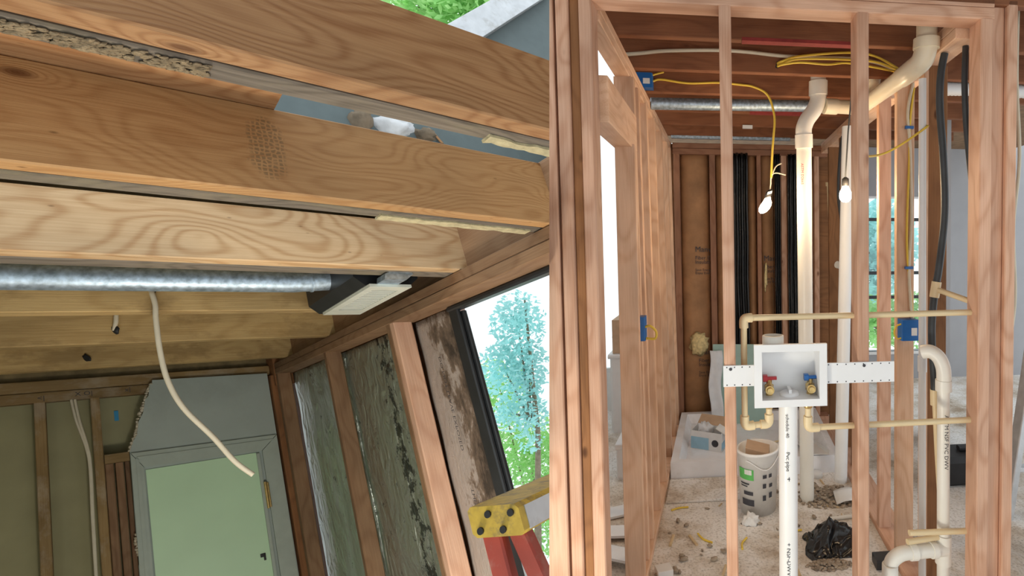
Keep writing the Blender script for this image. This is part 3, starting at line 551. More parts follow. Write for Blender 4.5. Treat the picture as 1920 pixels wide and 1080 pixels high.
obj('drain_cap', MB().lathe(BATH, (0.231, 1.762, c), [(0.035, 0), (0.035, .006), (0.03, .010), (0.0, .010)], 24).box(BATH, (0.226, 1.735, c + .01), (0.236, 1.79, c + .022)), 'box_white', ob)
for vx, hm, hl in ((0.161, 'red_plastic', 'red lever handle'), (0.304, 'blue_plastic', 'blue lever handle')):
    v_ = obj('valve', MB().lathe(BATH, (vx, 1.765, c), [(0.012, 0), (0.012, .012), (0.016, .014), (0.016, .034), (0.010, .038), (0.010, .052), (0.0, .052)], 16).tube([Bp(vx, 1.765, c + .024), Bp(vx, 1.732, c + .024)], 0.0145, 16).tube([Bp(vx, 1.732, c + .024), Bp(vx, 1.722, c + .024)], [0.011, 0.009], 16), 'brass', ob)
    h = obj('handle', MB().board(BATH, (vx - .021, 1.755, c + .052), (vx + .026, 1.775, c + .062), 0, .003).board(BATH, (vx - .021, 1.752, c + .047), (vx - .006, 1.778, c + .068), 0, .004), hm, v_, label=hl)
for x0, x1 in ((0.004, X0 + .004), (X1 - .004, 0.591)):
    st = obj('mounting_strap', MB().board(BATH, (x0, 1.7155, 1.022), (x1, 1.7203, 1.092), 0, .001), 'box_white', ob)
    n = 4 if x0 < .1 else 8
    for k in range(n):
        for z in (1.028, 1.086):
            xx = x0 + 0.012 + (x1 - x0 - 0.03) * k / max(1, n - 1); obj('hole', MB().tube([Bp(xx, 1.7165, z), Bp(xx, 1.7148, z)], 0.0022, 8), 'print_black', st)
    xs = 0.028 if x0 < .1 else 0.484; obj('screw', MB().tube([Bp(xs, 1.717, 1.080), Bp(xs, 1.712, 1.080)], [0.006, 0.004], 10), 'print_black', st)

# tan water lines
T = 0.0105
def elbow(p, q, r, n=6): return None
wl = empty('hot_water_pipe', Bp(0.077, 1.765, 0.871), 'tan water pipe looping from the red valve up and through the studs', 'pipe')
Y = 1.775
obj('pipe', MB().tube([Bp(0.10, Y, 1.2385), Bp(0.462, Y, 1.241)], T), 'cpvc', wl); obj('pipe', MB().tube([Bp(0.505, Y, 1.241), Bp(0.905, Y, 1.245)], T), 'cpvc', wl)
obj('elbow', MB().tube([Bp(0.105, Y, 1.2385), Bp(0.085, Y, 1.2375), Bp(0.077, Y, 1.229), Bp(0.0768, Y, 1.205)], T * 1.45, 14, True, 4), 'cpvc', wl)
obj('pipe', MB().tube([Bp(0.0768, Y, 1.22), Bp(0.076, Y, 0.89)], T), 'cpvc', wl)
obj('elbow', MB().tube([Bp(0.076, Y, 0.905), Bp(0.076, Y, 0.88), Bp(0.085, Y, 0.870), Bp(0.108, Y, 0.8715)], T * 1.45, 14, True, 4), 'cpvc', wl)
obj('pipe', MB().tube([Bp(0.10, Y, 0.871), Bp(0.14, Y, 0.873)], T), 'cpvc', wl)
obj('elbow', MB().tube([Bp(0.13, Y, 0.873), Bp(0.152, Y, 0.874), Bp(0.160, Y, 0.884), Bp(0.1605, Y, 0.908)], T * 1.45, 14, True, 4), 'cpvc', wl)
obj('pipe', MB().tube([Bp(0.1605, Y, 0.89), Bp(0.161, Y, 0.9735)], T), 'cpvc', wl)
obj('adapter', MB().lathe(BATH, (0.161, Y, 0.928), [(0.013, 0), (0.016, .004), (0.016, .014), (0.014, .022)], 12), 'brass', wl, label='brass adapter')
wc = empty('cold_water_pipe', Bp(0.299, 1.775, 0.85), 'tan water pipe from the blue valve through the studs', 'pipe')
obj('pipe', MB().tube([Bp(0.299, Y, 0.9735), Bp(0.298, Y, 0.875)], T), 'cpvc', wc)
obj('elbow', MB().tube([Bp(0.298, Y, 0.895), Bp(0.298, Y, 0.867), Bp(0.306, Y, 0.855), Bp(0.335, Y, 0.855)], T * 1.45, 14, True, 4), 'cpvc', wc)
obj('pipe', MB().tube([Bp(0.32, Y, 0.855), Bp(0.462, Y, 0.856)], T), 'cpvc', wc); obj('pipe', MB().tube([Bp(0.505, Y, 0.856), Bp(0.905, Y, 0.859)], T), 'cpvc', wc)
obj('adapter', MB().lathe(BATH, (0.299, Y, 0.924), [(0.013, 0), (0.016, .004), (0.016, .014), (0.014, .022)], 12), 'brass', wc, label='brass adapter')

# waste trap at the right
tr = pipe('trap_pipe', 'white waste pipe with a top bend and a side arm, lower right of the partition', 'pvc', 0.0215, [
    ('pipe', [(0.833, 1.85, 0.0), (0.829, 1.85, 0.965)], 1, 0), ('elbow', [(0.829, 1.85, 0.95), (0.829, 1.85, 1.02), (0.815, 1.86, 1.065), (0.79, 1.88, 1.085), (0.765, 1.90, 1.08)], 1.18, 6),
    ('coupling', [(0.829, 1.85, 0.945), (0.829, 1.85, 0.985)], 1.3, 0), ('tee', [(0.832, 1.85, 0.29), (0.832, 1.85, 0.40)], 1.3, 0),
    ('side_arm', [(0.835, 1.84, 0.35), (0.70, 1.83, 0.353)], 1.15, 0), ('coupling', [(0.775, 1.835, 0.352), (0.795, 1.836, 0.352)], 1.35, 0), ('coupling', [(0.69, 1.83, 0.353), (0.715, 1.83, 0.353)], 1.35, 0),
    ('elbow', [(0.70, 1.83, 0.353), (0.655, 1.825, 0.352), (0.62, 1.82, 0.332), (0.612, 1.818, 0.30)], 1.15, 6)])
obj('socket', MB().lathe(BATH, (0.610, 1.815, 0.268), [(0.0, 0.02), (0.021, 0.02), (0.021, 0.055), (0.030, 0.055), (0.030, 0.0)], 24), 'pvc', tr)
lettering('ASTM NSF PVC DWV', lambda u, v: Bp(0.829 + v - 0.004, 1.8275, 0.86 - u), 0.022, 'print_black', tr)
obj('stub_pipe', MB().tube([Bp(0.685, 1.82, 0.432), Bp(0.905, 1.80, 0.437)], T), 'cpvc', None, 'short tan pipe end sticking out of the right stud above the trap', 'pipe')
obj('stub_pipe', MB().tube([Bp(0.683, 1.832, 0.3915), Bp(0.808, 1.846, 0.3935)], T), 'cpvc', None, 'short tan pipe lying along the top of the trap arm', 'pipe')
obj('tan_riser', MB().tube([Bp(0.868, 1.925, 0.0), Bp(0.857, 1.92, 0.384), Bp(0.836, 1.92, 0.681), Bp(0.824, 1.92, 0.90)], 0.0095).tube([Bp(0.8245, 1.92, 0.87), Bp(0.823, 1.92, 0.93)], 0.0155), 'cpvc', None, 'slim tan riser leaning beside the white waste pipe', 'pipe')
obj('black_hose', MB().tube([Bp(*p) for p in ((0.87, 1.95, 2.2), (0.855, 1.95, 2.12), (0.852, 1.95, 2.003), (0.868, 1.95, 1.804), (0.874, 1.95, 1.602), (0.853, 1.95, 1.398), (0.835, 1.95, 1.295), (0.822, 1.945, 1.151), (0.823, 1.922, 0.96), (0.8235, 1.92, 0.905))], 0.0135, 14, True, 8), 'black_rubber', None, 'thick black hose hanging down the dark stud', 'hose')
obj('hose_tee', MB().tube([Bp(0.8335, 1.95, 1.28), Bp(0.843, 1.95, 1.34)], 0.0175).tube([Bp(0.838, 1.945, 1.312), Bp(0.945, 1.806, 1.268)], 0.0105), 'cpvc', None, 'tan tee on the black hose with a pipe running to the right stud', 'pipe')
obj('black_hose', MB().tube([Bp(*p) for p in ((0.92, 1.88, 2.206), (0.909, 1.86, 2.15), (0.903, 1.85, 2.05), (0.912, 1.85, 1.9), (0.935, 1.85, 1.7))], 0.0105, 14, True, 8), 'black_rubber', None, 'short black hose end beside the right partition stud', 'hose')
for k, x in enumerate((0.80, 0.835)):
    obj('black_cable', MB().tube([Bp(x + q[0], 3.55, q[1]) for q in ((0.05, 2.2), (0.03, 2.05), (0.02, 1.8), (0.045, 1.6), (0.07 + .02 * k, 1.4), (0.09, 1.25))], 0.009, 10, True, 6), 'black_rubber', None, ('black cable looping down beside the dark right studs, tighter of two', 'black cable looping widest down the back right corner')[k], 'cable', 'corner cables')
obj('black_cable', MB().tube([Bp(0.858, 2.99, 2.206), Bp(0.852, 2.99, 1.9), Bp(0.860, 2.99, 1.55)], 0.008, 10, True, 6), 'black_rubber', None, 'black cable behind the pink right wall stud', 'cable')

# electrical boxes and wires
def ebox(lo, hi, label, sticker=True):
    root = obj('electrical_box', MB().board(BATH, lo, hi, 2, 0.004), 'electric_blue', None, label, 'electrical box')
    if sticker: obj('sticker', MB().box(BATH, (lo[0] + (hi[0] - lo[0]) * .55, lo[1] - .001, lo[2] + (hi[2] - lo[2]) * .25), (lo[0] + (hi[0] - lo[0]) * .88, lo[1], lo[2] + (hi[2] - lo[2]) * .62)), 'paper', root)
    return root
ebox((0.806, 2.238, 1.056), (0.887, 2.298, 1.148), 'blue electrical box nailed to the warm right wall stud')
obj('yellow_wire', MB().tube([Bp(*p) for p in ((0.81, 2.25, 1.13), (0.785, 2.25, 1.12), (0.775, 2.25, 1.09), (0.79, 2.25, 1.065), (0.815, 2.25, 1.07))], 0.004, 8, True, 6), 'cable_yellow', None, 'small yellow wire loop on the right blue box', 'cable')
ebox((-0.365, 2.345, 1.06), (-0.338, 2.411, 1.165), 'blue electrical box on the left stud wall', False)
obj('yellow_wire', MB().tube([Bp(*p) for p in ((-0.34, 2.36, 1.12), (-0.315, 2.35, 1.125), (-0.29, 2.35, 1.10), (-0.295, 2.35, 1.07), (-0.335, 2.36, 1.07))], 0.0055, 8, True, 6), 'cable_yellow', None, 'yellow wire loop sticking out of the left wall box', 'cable')
ebox((-0.452, 2.862, 2.292), (-0.345, 2.921, 2.368), 'blue electrical box up at the ceiling joists')
obj('bulb_cable', MB().tube([Bp(*p) for p in ((-0.375, 2.885, 2.325), (-0.345, 2.912, 2.340), (-0.302, 2.914, 2.350), (-0.16, 2.914, 2.335), (-0.001, 2.914, 2.343), (0.13, 2.914, 2.336), (0.203, 2.912, 2.325), (0.276, 2.90, 2.279), (0.308, 2.88, 2.165), (0.300, 2.865, 2.051), (0.292, 2.86, 1.964), (0.285, 2.86, 1.834))], 0.006, 10, True, 6), 'cable_yellow', None, 'yellow cable running along the joists and down to the bulb', 'cable')
obj('yellow_wire', MB().tube([Bp(*p) for p in ((-0.385, 2.885, 2.335), (-0.365, 2.885, 2.352), (-0.335, 2.905, 2.372), (-0.29, 2.914, 2.388))], 0.005, 8, True, 6), 'cable_yellow', None, 'short yellow wire from the ceiling box up the joist', 'cable')
obj('white_ceiling_cable', MB().tube([Bp(*p) for p in ((-0.454, 2.521, 2.338), (-0.357, 2.521, 2.349), (-0.235, 2.521, 2.365), (-0.011, 2.521, 2.377), (0.14, 2.521, 2.375), (0.319, 2.521, 2.363), (0.501, 2.521, 2.362), (0.66, 2.521, 2.363), (0.80, 2.521, 2.345), (0.902, 2.521, 2.300))], 0.0085, 10, True, 6), 'cable_white', None, 'white cable arching along the bathroom ceiling joists', 'cable')
hj = [o for o in C.objects if o.name.startswith('ceiling_joist') and 'yellow wires in front' in o['label']][0]
obj('drill_hole', MB().tube([Bp(0.287, 2.5305, 2.324), Bp(0.287, 2.5285, 2.324)], 0.016, 14), 'black_metal', hj)
for k, ps in enumerate((((0.393, 2.490, 2.342), (0.641, 2.490, 2.348), (0.774, 2.490, 2.340), (0.905, 2.490, 2.296)), ((0.393, 2.503, 2.359), (0.628, 2.503, 2.385), (0.761, 2.503, 2.374), (0.905, 2.503, 2.306)), ((0.393, 2.477, 2.322), (0.523, 2.477, 2.318), (0.641, 2.477, 2.327), (0.905, 2.477, 2.290)))):
    obj('yellow_wire', MB().tube([Bp(*p) for p in (((0.287, 2.535, 2.324 + 0.007 * (1 if k == 1 else (-1 if k == 2 else 0))), (0.31, 2.510 - .006 * k, 2.325 + 0.009 * (1 if k == 1 else (-1 if k == 2 else 0)))) + ps)], 0.0055, 8, True, 6), 'cable_yellow', None, ('middle yellow cable of the bundle strung to the right wall', 'uppermost yellow cable of the bundle strung to the right wall', 'lowest sagging yellow cable of the bundle strung to the right wall')[k], 'cable', 'yellow ceiling wire bundle')
bl = empty('hanging_bulb', Bp(0.251, 2.86, 1.63), 'glowing bare bulb hanging from the yellow cable', 'light bulb')
ax = Frame(Bp(0.273, 2.86, 1.757), Vector((1, 0, 0.28)), (0, 1, 0), Vector((0.28, 0, 1)))
obj('socket', MB().lathe(ax, (0, 0, -0.030), [(0.017, 0), (0.020, .012), (0.018, .038), (0.008, .044)], 18), 'black_metal', bl)
obj('label_tag', MB().box(ax, (-0.012, -0.0215, -0.012), (0.012, -0.019, 0.002)), 'paper', bl)
obj('glass_bulb', MB().lathe(ax, (0, 0, -0.118), [(0.0, 0), (0.016, .004), (0.029, .018), (0.034, .036), (0.031, .054), (0.021, .072), (0.015, .088)], 24), 'bulb_glow', bl)
obj('wire', MB().tube([Bp(*p) for p in ((0.2765, 2.86, 1.768), (0.282, 2.86, 1.80), (0.286, 2.858, 1.845), (0.312, 2.858, 1.860), (0.365, 2.858, 1.850))], 0.0035, 8, True, 6), 'cable_white', bl)
obj('wire', MB().tube([Bp(*p) for p in ((0.285, 2.86, 1.83), (0.308, 2.858, 1.89), (0.342, 2.858, 1.912))], 0.0035, 8, True, 6), 'cable_white', bl)
for loc in ((0.246, 2.79, 1.667), (0.665, 2.66, 1.745)):
    L = bpy.data.lights.new('bulb_light', 'POINT'); L.energy = 4.0; L.color = (1.0, 0.72, 0.42); L.shadow_soft_size = 0.035; lo_ = bpy.data.objects.new('bulb_light', L); C.objects.link(lo_); lo_.location = Bp(*loc)
ax2 = Frame(Bp(0.667, 2.72, 1.74), (1, 0, 0), (0, 1, 0), (0, 0, 1))
b2 = empty('second_bulb', Bp(0.667, 2.72, 1.70), 'second glowing bulb half hidden behind the second partition stud', 'light bulb')
obj('glass_bulb', MB().lathe(ax2, (0, 0, -0.045), [(0.0, 0), (0.016, .004), (0.028, .018), (0.031, .036), (0.028, .054), (0.019, .072), (0.014, .085)], 24), 'bulb_glow', b2)
obj('socket', MB().lathe(ax2, (0, 0, 0.04), [(0.016, 0), (0.018, .012), (0.017, .038), (0.004, .048)], 18), 'black_metal', b2)
obj('cord', MB().tube([Bp(0.667, 2.72, 1.82), Bp(0.668, 2.66, 2.05), Bp(0.67, 2.566, 2.288)], 0.004, 8), 'black_rubber', b2)
obj('sagging_wire', MB().tube([Bp(*p) for p in ((0.470, 1.810, 1.81), (0.564, 1.98, 1.817), (0.665, 2.08, 1.843), (0.735, 2.06, 1.877), (0.801, 1.981, 1.925), (0.819, 1.988, 1.937), (0.8205, 2.003, 1.942), (0.812, 2.0165, 1.945))], 0.0045, 8, True, 6), 'cable_yellow', None, 'dull yellow wire sagging across the right wall studs', 'cable')
sc = empty('stud_cable', Bp(0.86, 2.285, 1.15), 'white and yellow cable pair stapled down the warm right stud', 'cable')
obj('white_wire', MB().tube([Bp(*p) for p in ((0.875, 2.2905, 2.19), (0.85, 2.2905, 2.06), (0.862, 2.2905, 1.9), (0.868, 2.2905, 1.6), (0.858, 2.2905, 1.37), (0.868, 2.2905, 1.2), (0.875, 2.2905, 1.14))], 0.0065, 8, True, 6), 'cable_white', sc)
obj('yellow_wire', MB().tube([Bp(*p) for p in ((0.88, 2.292, 2.17), (0.862, 2.292, 2.02), (0.858, 2.292, 1.85), (0.848, 2.292, 1.55), (0.855, 2.292, 1.37), (0.880, 2.292, 1.15))], 0.005, 8, True, 6), 'cable_yellow', sc)
for z in (1.99, 1.37): obj('staple', MB().box(BATH, (0.838, 2.283, z), (0.876, 2.299, z + .012)), 'blue_plastic', sc)

# ---- on the floor
sp = MB(); R0, R1, R2 = [(-0.335, 3.30), (0.76, 3.30), (0.78, 4.27), (-0.335, 4.27)], [(-0.285, 3.345), (0.71, 3.345), (0.73, 4.22), (-0.285, 4.22)], [(-0.25, 3.38), (0.675, 3.38), (0.695, 4.185), (-0.25, 4.185)]
ring = [[(x, y, z) for x, y in R] for R, z in ((R0, 0.0), (R0, 0.115), (R1, 0.115), (R2, 0.05))]
sp.add([Bp(*p) for r in ring for p in r], [(4 * i + k, 4 * i + (k + 1) % 4, 4 * i + 4 + (k + 1) % 4, 4 * i + 4 + k) for i in range(3) for k in range(4)] + [(12, 13, 14, 15), (3, 2, 1, 0)])
obj('shower_pan', sp, 'shower_white', None, 'dusty white shower base against the insulated back wall', 'shower base')
cb = Frame(Bp(-0.10, 3.70, 0.05), (0.92, -0.38, 0), (0.38, 0.92, 0), (0, 0, 1))
tb = empty('carton', Bp(-0.12, 3.70, 0.05), 'open blue and white carton in the shower base', 'box')
mbx = MB()
for lo, hi in (((-.11, -.075, 0), (.11, -.071, .125)), ((-.11, .071, 0), (.11, .075, .125)), ((-.11, -.071, 0), (-.106, .071, .125)), ((.106, -.071, 0), (.11, .071, .125)), ((-.11, -.071, 0), (.11, .071, .004))): mbx.box(cb, lo, hi)
obj('body', mbx, 'carton_white', tb)
obj('blue_print', MB().box(cb, (-.108, -.0765, .004), (.02, -.0755, .085)), 'carton_blue', tb)
obj('blue_print', MB().box(cb, (.1105, -.07, .01), (.1115, .07, .06)), 'carton_blue', tb)
obj('round_logo', MB().tube([cb((.065, -.0755, .055)), cb((.065, -.0770, .055))], .024, 20), 'print_black', tb)
obj('flap', MB().box(Frame(cb((-.06, .075, .124)), (0.92, -0.38, 0), (0.3, 0.7, 0.35), (-.1, -.35, .9)), (-.05, 0, 0), (.17, .10, .003)), 'cardboard', tb)
obj('plastic_film', MB().blob(cb((-.028, 0.0, .10)), (0.055, 0.046, 0.068), 3, 0.45, 3, 9), 'film', None, 'crumpled clear plastic film on the blue carton', 'plastic film')
obj('booklet', MB().box(Frame(cb((.111, -.005, .125)), cb.x * 0.9 - cb.z * 0.43, cb.y, cb.x * 0.43 + cb.z * 0.9), (-.055, -.05, 0), (.085, .05, .006)), 'paper', None, 'white booklet leaning on the corner of the carton', 'booklet')
obj('green_panel', MB().box(Frame(Bp(0.05, 4.15, 0.05), (1, 0, 0), (0, .135, 1), (0, 1, -.135)), (-0.12, 0, 0), (0.30, 0.615, 0.012)), 'teal_board', None, 'grey-green drywall offcut leaning against the back wall', 'drywall')
obj('clear_sheet', MB().sheet(BATH, lambda u, v: (-0.10 + 0.10 * u + .01 * math.sin(v * 9), 4.146 + .135 * (0.57 * v) - .006 * (1 + math.sin(u * 7 + v * 5)), 0.05 + 0.57 * v), 8, 14, (0, .002, 0)), 'film', None, 'clear plastic sheet draped against the green drywall offcut', 'plastic sheet')
obj('white_cup', MB().lathe(BATH, (0.215, 3.57, 0.05), [(0.032, 0), (0.028, .09), (0.024, .09), (0.026, .01)], 20), 'pvc_white', None, 'small white plastic cup in the shower base', 'cup')
obj('thin_stick', MB().tube([Bp(0.09, 3.565, 0.057), Bp(0.43, 3.74, 0.057)], 0.007, 8), 'cpvc', None, 'thin cream rod across the shower base', 'rod')
ch = Frame(Bp(0.605, 3.49, 0.0925), (0.0, -1, 0.16), (1, 0, 0), (0, 0.16, 1))
obj('white_channel', MB().box(ch, (-.2, -.06, 0), (.2, .06, .004)).box(ch, (-.2, -.064, 0), (.2, -.06, .025)).box(ch, (-.2, .06, 0), (.2, .064, .025)), 'pvc_white', None, 'white plastic channel lying on the rim of the shower base', 'channel')
obj('floor_patch', MB().board(BATH, (-0.335, 3.0, 0.001), (0.28, 3.285, 0.016), 0, .003), 'dusty_slab', None, 'scuffed pale threshold board in front of the shower base', 'board')
# bucket
bk = empty('bucket', Bp(0.195, 2.90, 0.0), 'white plaster bucket with a green label and cardboard in it', 'bucket')
BB = (0.195, 2.90, 0.0)
obj('pail', MB().lathe(BATH, BB, [(0.0, .004), (0.097, .004), (0.100, 0.0), (0.116, .30), (0.119, .30), (0.119, .335), (0.122, .335), (0.122, .35), (0.112, .35), (0.097, .03), (0.0, .03)], 40), 'bucket_white', bk)
P2 = math.pi
def rad_at(z): return 0.1005 + 0.016 * z / .30
for (z0, z1, a0, a1, mt) in ((.205, .265, -2.75, -1.85, 'label_green'), (.235, .262, -2.35, -1.95, 'paper'), (.178, .186, -2.65, -2.1, 'print_black'), (.165, .171, -2.65, -2.2, 'print_black'), (.12, .14, -2.45, -1.9, 'print_black'), (.06, .095, -2.6, -1.85, 'print_black'), (.215, .235, -1.40, -1.20, 'print_black'), (.215, .235, -1.08, -.9, 'print_black'), (.16, .185, -1.40, -1.22, 'print_black'), (.09, .12, -1.40, -1.22, 'print_black'), (.10, .13, -1.05, -.85, 'print_black'), (.16, .18, -1.05, -.85, 'print_black')):
    obj('print', MB().arc(BATH, BB, rad_at(z0) + .001, rad_at(z1) + .001, z0, z1, a0, a1), mt, bk)
obj('handle', MB().tube([Bp(0.195 + .121 * math.cos(a), 2.90 + .121 * math.sin(a) - .004, 0.315 - 0.05 * math.sin((a + 2.2) / 1.9 * math.pi) ** 2) for a in [-2.2 + 1.9 * k / 14 for k in range(15)]], 0.003, 8), 'pvc_white', bk)
obj('cardboard_piece', MB().board(Frame(Bp(0.195, 2.90, 0.33), (0.95, -.25, -.15), (.25, .95, .1), (0, 0, 1)), (-.063, -.052, -.280), (.063, .052, .025), 0, .005), 'cardboard', None, 'brown cardboard block stuffed into the white bucket', 'cardboard')
obj('crumpled_paper', MB().blob(Bp(0.14, 2.74, 0.0), (0.045, 0.03, 0.05), 3, 0.6, 3, 12, 0.0), 'paper', None, 'crumpled white paper scrap at the foot of the bucket', 'paper')
# black bag
def bag():
    def fn(u, v):
        x = -0.13 + 0.27 * u; y = -0.12 + 0.24 * v; d = math.hypot((u - .5) * 2, (v - .55) * 2)
        n = mnoise.noise(Vector((u * 4, v * 4, 1.3))); n2 = abs(mnoise.noise(Vector((u * 8, v * 7, 4.2))))
        h = max(0.004, 0.13 * (1 - d * .95) + 0.055 * n + 0.05 * n2)
        return (0.54 + x + .04 * n, 2.50 + y + .03 * mnoise.noise(Vector((u * 5, v * 5, 8))), h)
    return MB().sheet(BATH, fn, 26, 26, (0, 0, -.002))
obj('black_bag', bag(), 'black_plastic', None, 'crumpled black plastic bag on the dusty slab', 'bag')
def rubble(cx, cy, rx, ry, n, s, seed, bh=.0):
    rnd = random.Random(seed); mb = MB()
    for _ in range(n):
        a = rnd.uniform(0, 6.283); r = rnd.random() ** .6; q = s * rnd.uniform(.4, 1.4)
        mb.blob(Bp(cx + rx * r * math.cos(a), cy + ry * r * math.sin(a), q * .3 + bh * (1 - r)), (q, q * rnd.uniform(.6, 1), q * rnd.uniform(.4, .8)), 1, 0.5, 2, rnd.uniform(0, 50))
    return mb
obj('dirt_patch', rubble(0.62, 2.98, 0.20, 0.14, 320, 0.011, 3, .015), 'rubble', None, 'loose dirt and rubble around the foot of the vent pipe', 'dirt', kind='stuff')
obj('dirt_patch', rubble(0.49, 2.335, 0.11, 0.045, 240, 0.008, 5, .012), 'rubble', None, 'dark grit heap in front of the black bag', 'dirt', kind='stuff')
obj('pipe_cap', MB().lathe(BATH, (0.60, 3.25, 0.0), [(0.0, 0.03), (0.036, .03), (0.038, .027), (0.038, 0), (0.034, 0)], 24), 'pvc_white', None, 'round white pipe cap on the floor by the vent pipe', 'cap')
obj('paper_sheet', MB().sheet(BATH, lambda u, v: (0.645 + .15 * u, 2.86 + .10 * v, 0.012 + 0.02 * math.sin(u * 3) + .03 * v), 6, 5, (0, 0, .002)), 'paper', None, 'white paper sheet lying behind the second partition stud', 'paper')
obj('floor_rod', MB().tube([Bp(0.56, 2.72, 0.010), Bp(0.797, 2.74, 0.010)], 0.010, 10), 'pvc', None, 'short white pipe offcut lying by the right wall', 'pipe')
obj('dark_block', MB().board(BATH, (0.70, 2.27, 0.0), (0.797, 2.35, 0.045), 0, .006), 'black_rubber', None, 'small dark grey block on the floor by the right wall studs', 'block')
obj('white_offcut', MB().board(Frame(Bp(-0.28, 2.36, 0.0), (.95, .3, 0), (-.3, .95, 0), (0, 0, 1)), (-.035, -.03, 0), (.035, .03, .03), 0, .002), 'paper', None, 'small white block on the slab beside the left floor plate', 'block')
proto = obj('wood_scrap', MB().board(Frame(Bp(0, 2.5, 0), (1, 0, 0), (0, 1, 0), (0, 0, 1)), (-.03, -.006, 0), (.03, .006, .008), 0, .002), 'scrap_wood', None, 'small wood splinter scattered on the bathroom slab', 'wood scrap', 'splinters on the slab')
chip = obj('rubble_chip', MB().blob(Bp(0, 2.5, 0.006), (.014, .011, .008), 2, .5, 2, 3), 'rubble', None, 'small grey rubble chip on the bathroom slab', 'rubble', 'rubble chips on the slab')
rnd = random.Random(11)
for k in range(34):
    for src in ((proto, chip) if k % 2 else (chip,)):
        x, y = rnd.uniform(-.30, .78), rnd.uniform(2.12, 3.2)
        while (x - .195) ** 2 + (y - 2.9) ** 2 < .03 or (y > 2.96 and x < .31) or x > .66 or (abs(x - .54) < .19 and abs(y - 2.48) < .2): x, y = rnd.uniform(-.30, .78), rnd.uniform(2.12, 3.2)
        o = src if k == 1 and src is proto else src.copy()
        if o is not src: C.objects.link(o)
        p = Bp(x, y, 0); o.location = (p.x, p.y, p.z); o.rotation_euler = (0, 0, rnd.uniform(0, 3.1)); s_ = rnd.uniform(.5, 1.6); o.scale = (s_ * rnd.uniform(.7, 1.5), s_ * .8, s_ * .8)
for k, (x, y, a_) in enumerate(((0.10, 2.55, 1.2), (0.36, 2.62, .4), (-.25, 2.93, .3), (-.10, 2.62, 2.3))):
    f_ = Frame(Bp(x, y, 0.005), (math.cos(a_), math.sin(a_), 0), (-math.sin(a_), math.cos(a_), 0), (0, 0, 1))
    obj('yellow_offcut', MB().tube([f_((-.05, 0, 0)), f_((0, .012, 0)), f_((.05, 0, .003))], .005, 8, True, 4), 'cable_yellow', None, 'yellow cable offcut lying on the dusty slab', 'cable offcut', 'yellow cable offcuts')

# ---- far room things
al = Frame(Bp(1.62, 2.6, 0.0), (1, 0, 0), (0, 1, 0), Vector((0.22, 0.1, 1)))
ld = empty('aluminium_ladder', Bp(1.55, 2.6, 0.0), 'folded grey metal stepladder at the far right', 'ladder')
for x in (-0.08, 0.30): obj('rail', MB().board(al, (x, 0, 0), (x + .035, .07, 1.1), 2, .004), 'aluminium', ld)
for z in (0.25, 0.52, 0.80): obj('rung', MB().board(al, (-.045, .005, z), (.30, .065, z + .025), 0, .004), 'aluminium', ld)
obj('loose_cable', MB().tube([Bp(*p) for p in ((1.105, 1.84, 2.475), (1.10, 1.84, 2.1), (1.115, 1.84, 1.8), (1.095, 1.84, 1.55), (1.105, 1.84, 1.3), (1.09, 1.84, 1.15), (1.065, 1.84, 1.0), (1.055, 1.83, 0.88), (1.06, 1.82, 0.8))], 0.006, 10, True, 8), 'cable_white', None, 'grey-white cable dangling beside the rightmost stud', 'cable')
obj('black_case', MB().board(BATH, (1.34, 3.0, 0.0), (1.75, 3.25, 0.18), 0, .03).board(BATH, (1.5, 3.1, 0.18), (1.6, 3.15, 0.21), 0, .01), 'black_metal', None, 'black tool case on the far room floor', 'case')
obj('saw_horse', MB().tube([Bp(1.45, 2.25, 0.55), Bp(1.85, 2.2, 0.62)], .02, 8).tube([Bp(1.48, 2.25, .55), Bp(1.42, 2.15, 0.0)], .014, 8).tube([Bp(1.48, 2.25, .55), Bp(1.54, 2.36, 0.0)], .014, 8).tube([Bp(1.80, 2.21, .60), Bp(1.74, 2.11, 0.0)], .014, 8).tube([Bp(1.80, 2.21, .60), Bp(1.86, 2.32, 0.0)], .014, 8), 'black_metal', None, 'dark metal sawhorse at the far right beside the ladder', 'sawhorse')

# ================================================================== LOFT ROOM
def LB(name, lo, hi, axis, mat, parent=None, **k):
    ch = k.pop('ch', .003); lean = k.pop('lean', (0, 0))
    return obj(name, MB().board(LOFT, lo, hi, axis, ch, lean), mat, parent, clip=True, **k)
def LX(name, lo, hi, mat, parent=None, **k): return obj(name, MB().box(LOFT, lo, hi), mat, parent, clip=True, **k)
LB('roof_joist', (-0.9, 0.637, 0.45), (1.2, 0.675, 0.622), 0, 'fir_joist', label='new reddish fir joist set highest beside the open sky', cat='joist')
oj = LB('old_roof_joist', (-0.9, 0.683, 0.452), (1.2, 0.724, 0.60), 0, 'old_grey_wood', label='old grey joist with mud crust behind the highest new joist', cat='joist')
LB('roof_joist', (-0.9, 1.098, 0.45), (0.900, 1.138, 0.646), 0, 'fir_joist_marked', label='new fir joist with a honeycomb tread mark on its face', cat='joist')
oj2 = LB('old_roof_joist', (-0.9, 1.147, 0.451), (0.900, 1.187, 0.63), 0, 'old_grey_wood', label='old dark grey joist behind the joist with the honeycomb mark', cat='joist')
LB('roof_joist', (-0.9, 1.634, 0.45), (0.900, 1.685, 0.615), 0, 'fir_joist_pale', label='new pale fir joist with swirling grain and knots above the duct', cat='joist')
LB('old_roof_joist', (-0.9, 1.692, 0.45), (0.900, 1.755, 0.61), 0, 'old_grey_wood', label='old weathered joist behind the pale swirl-grained joist', cat='joist')
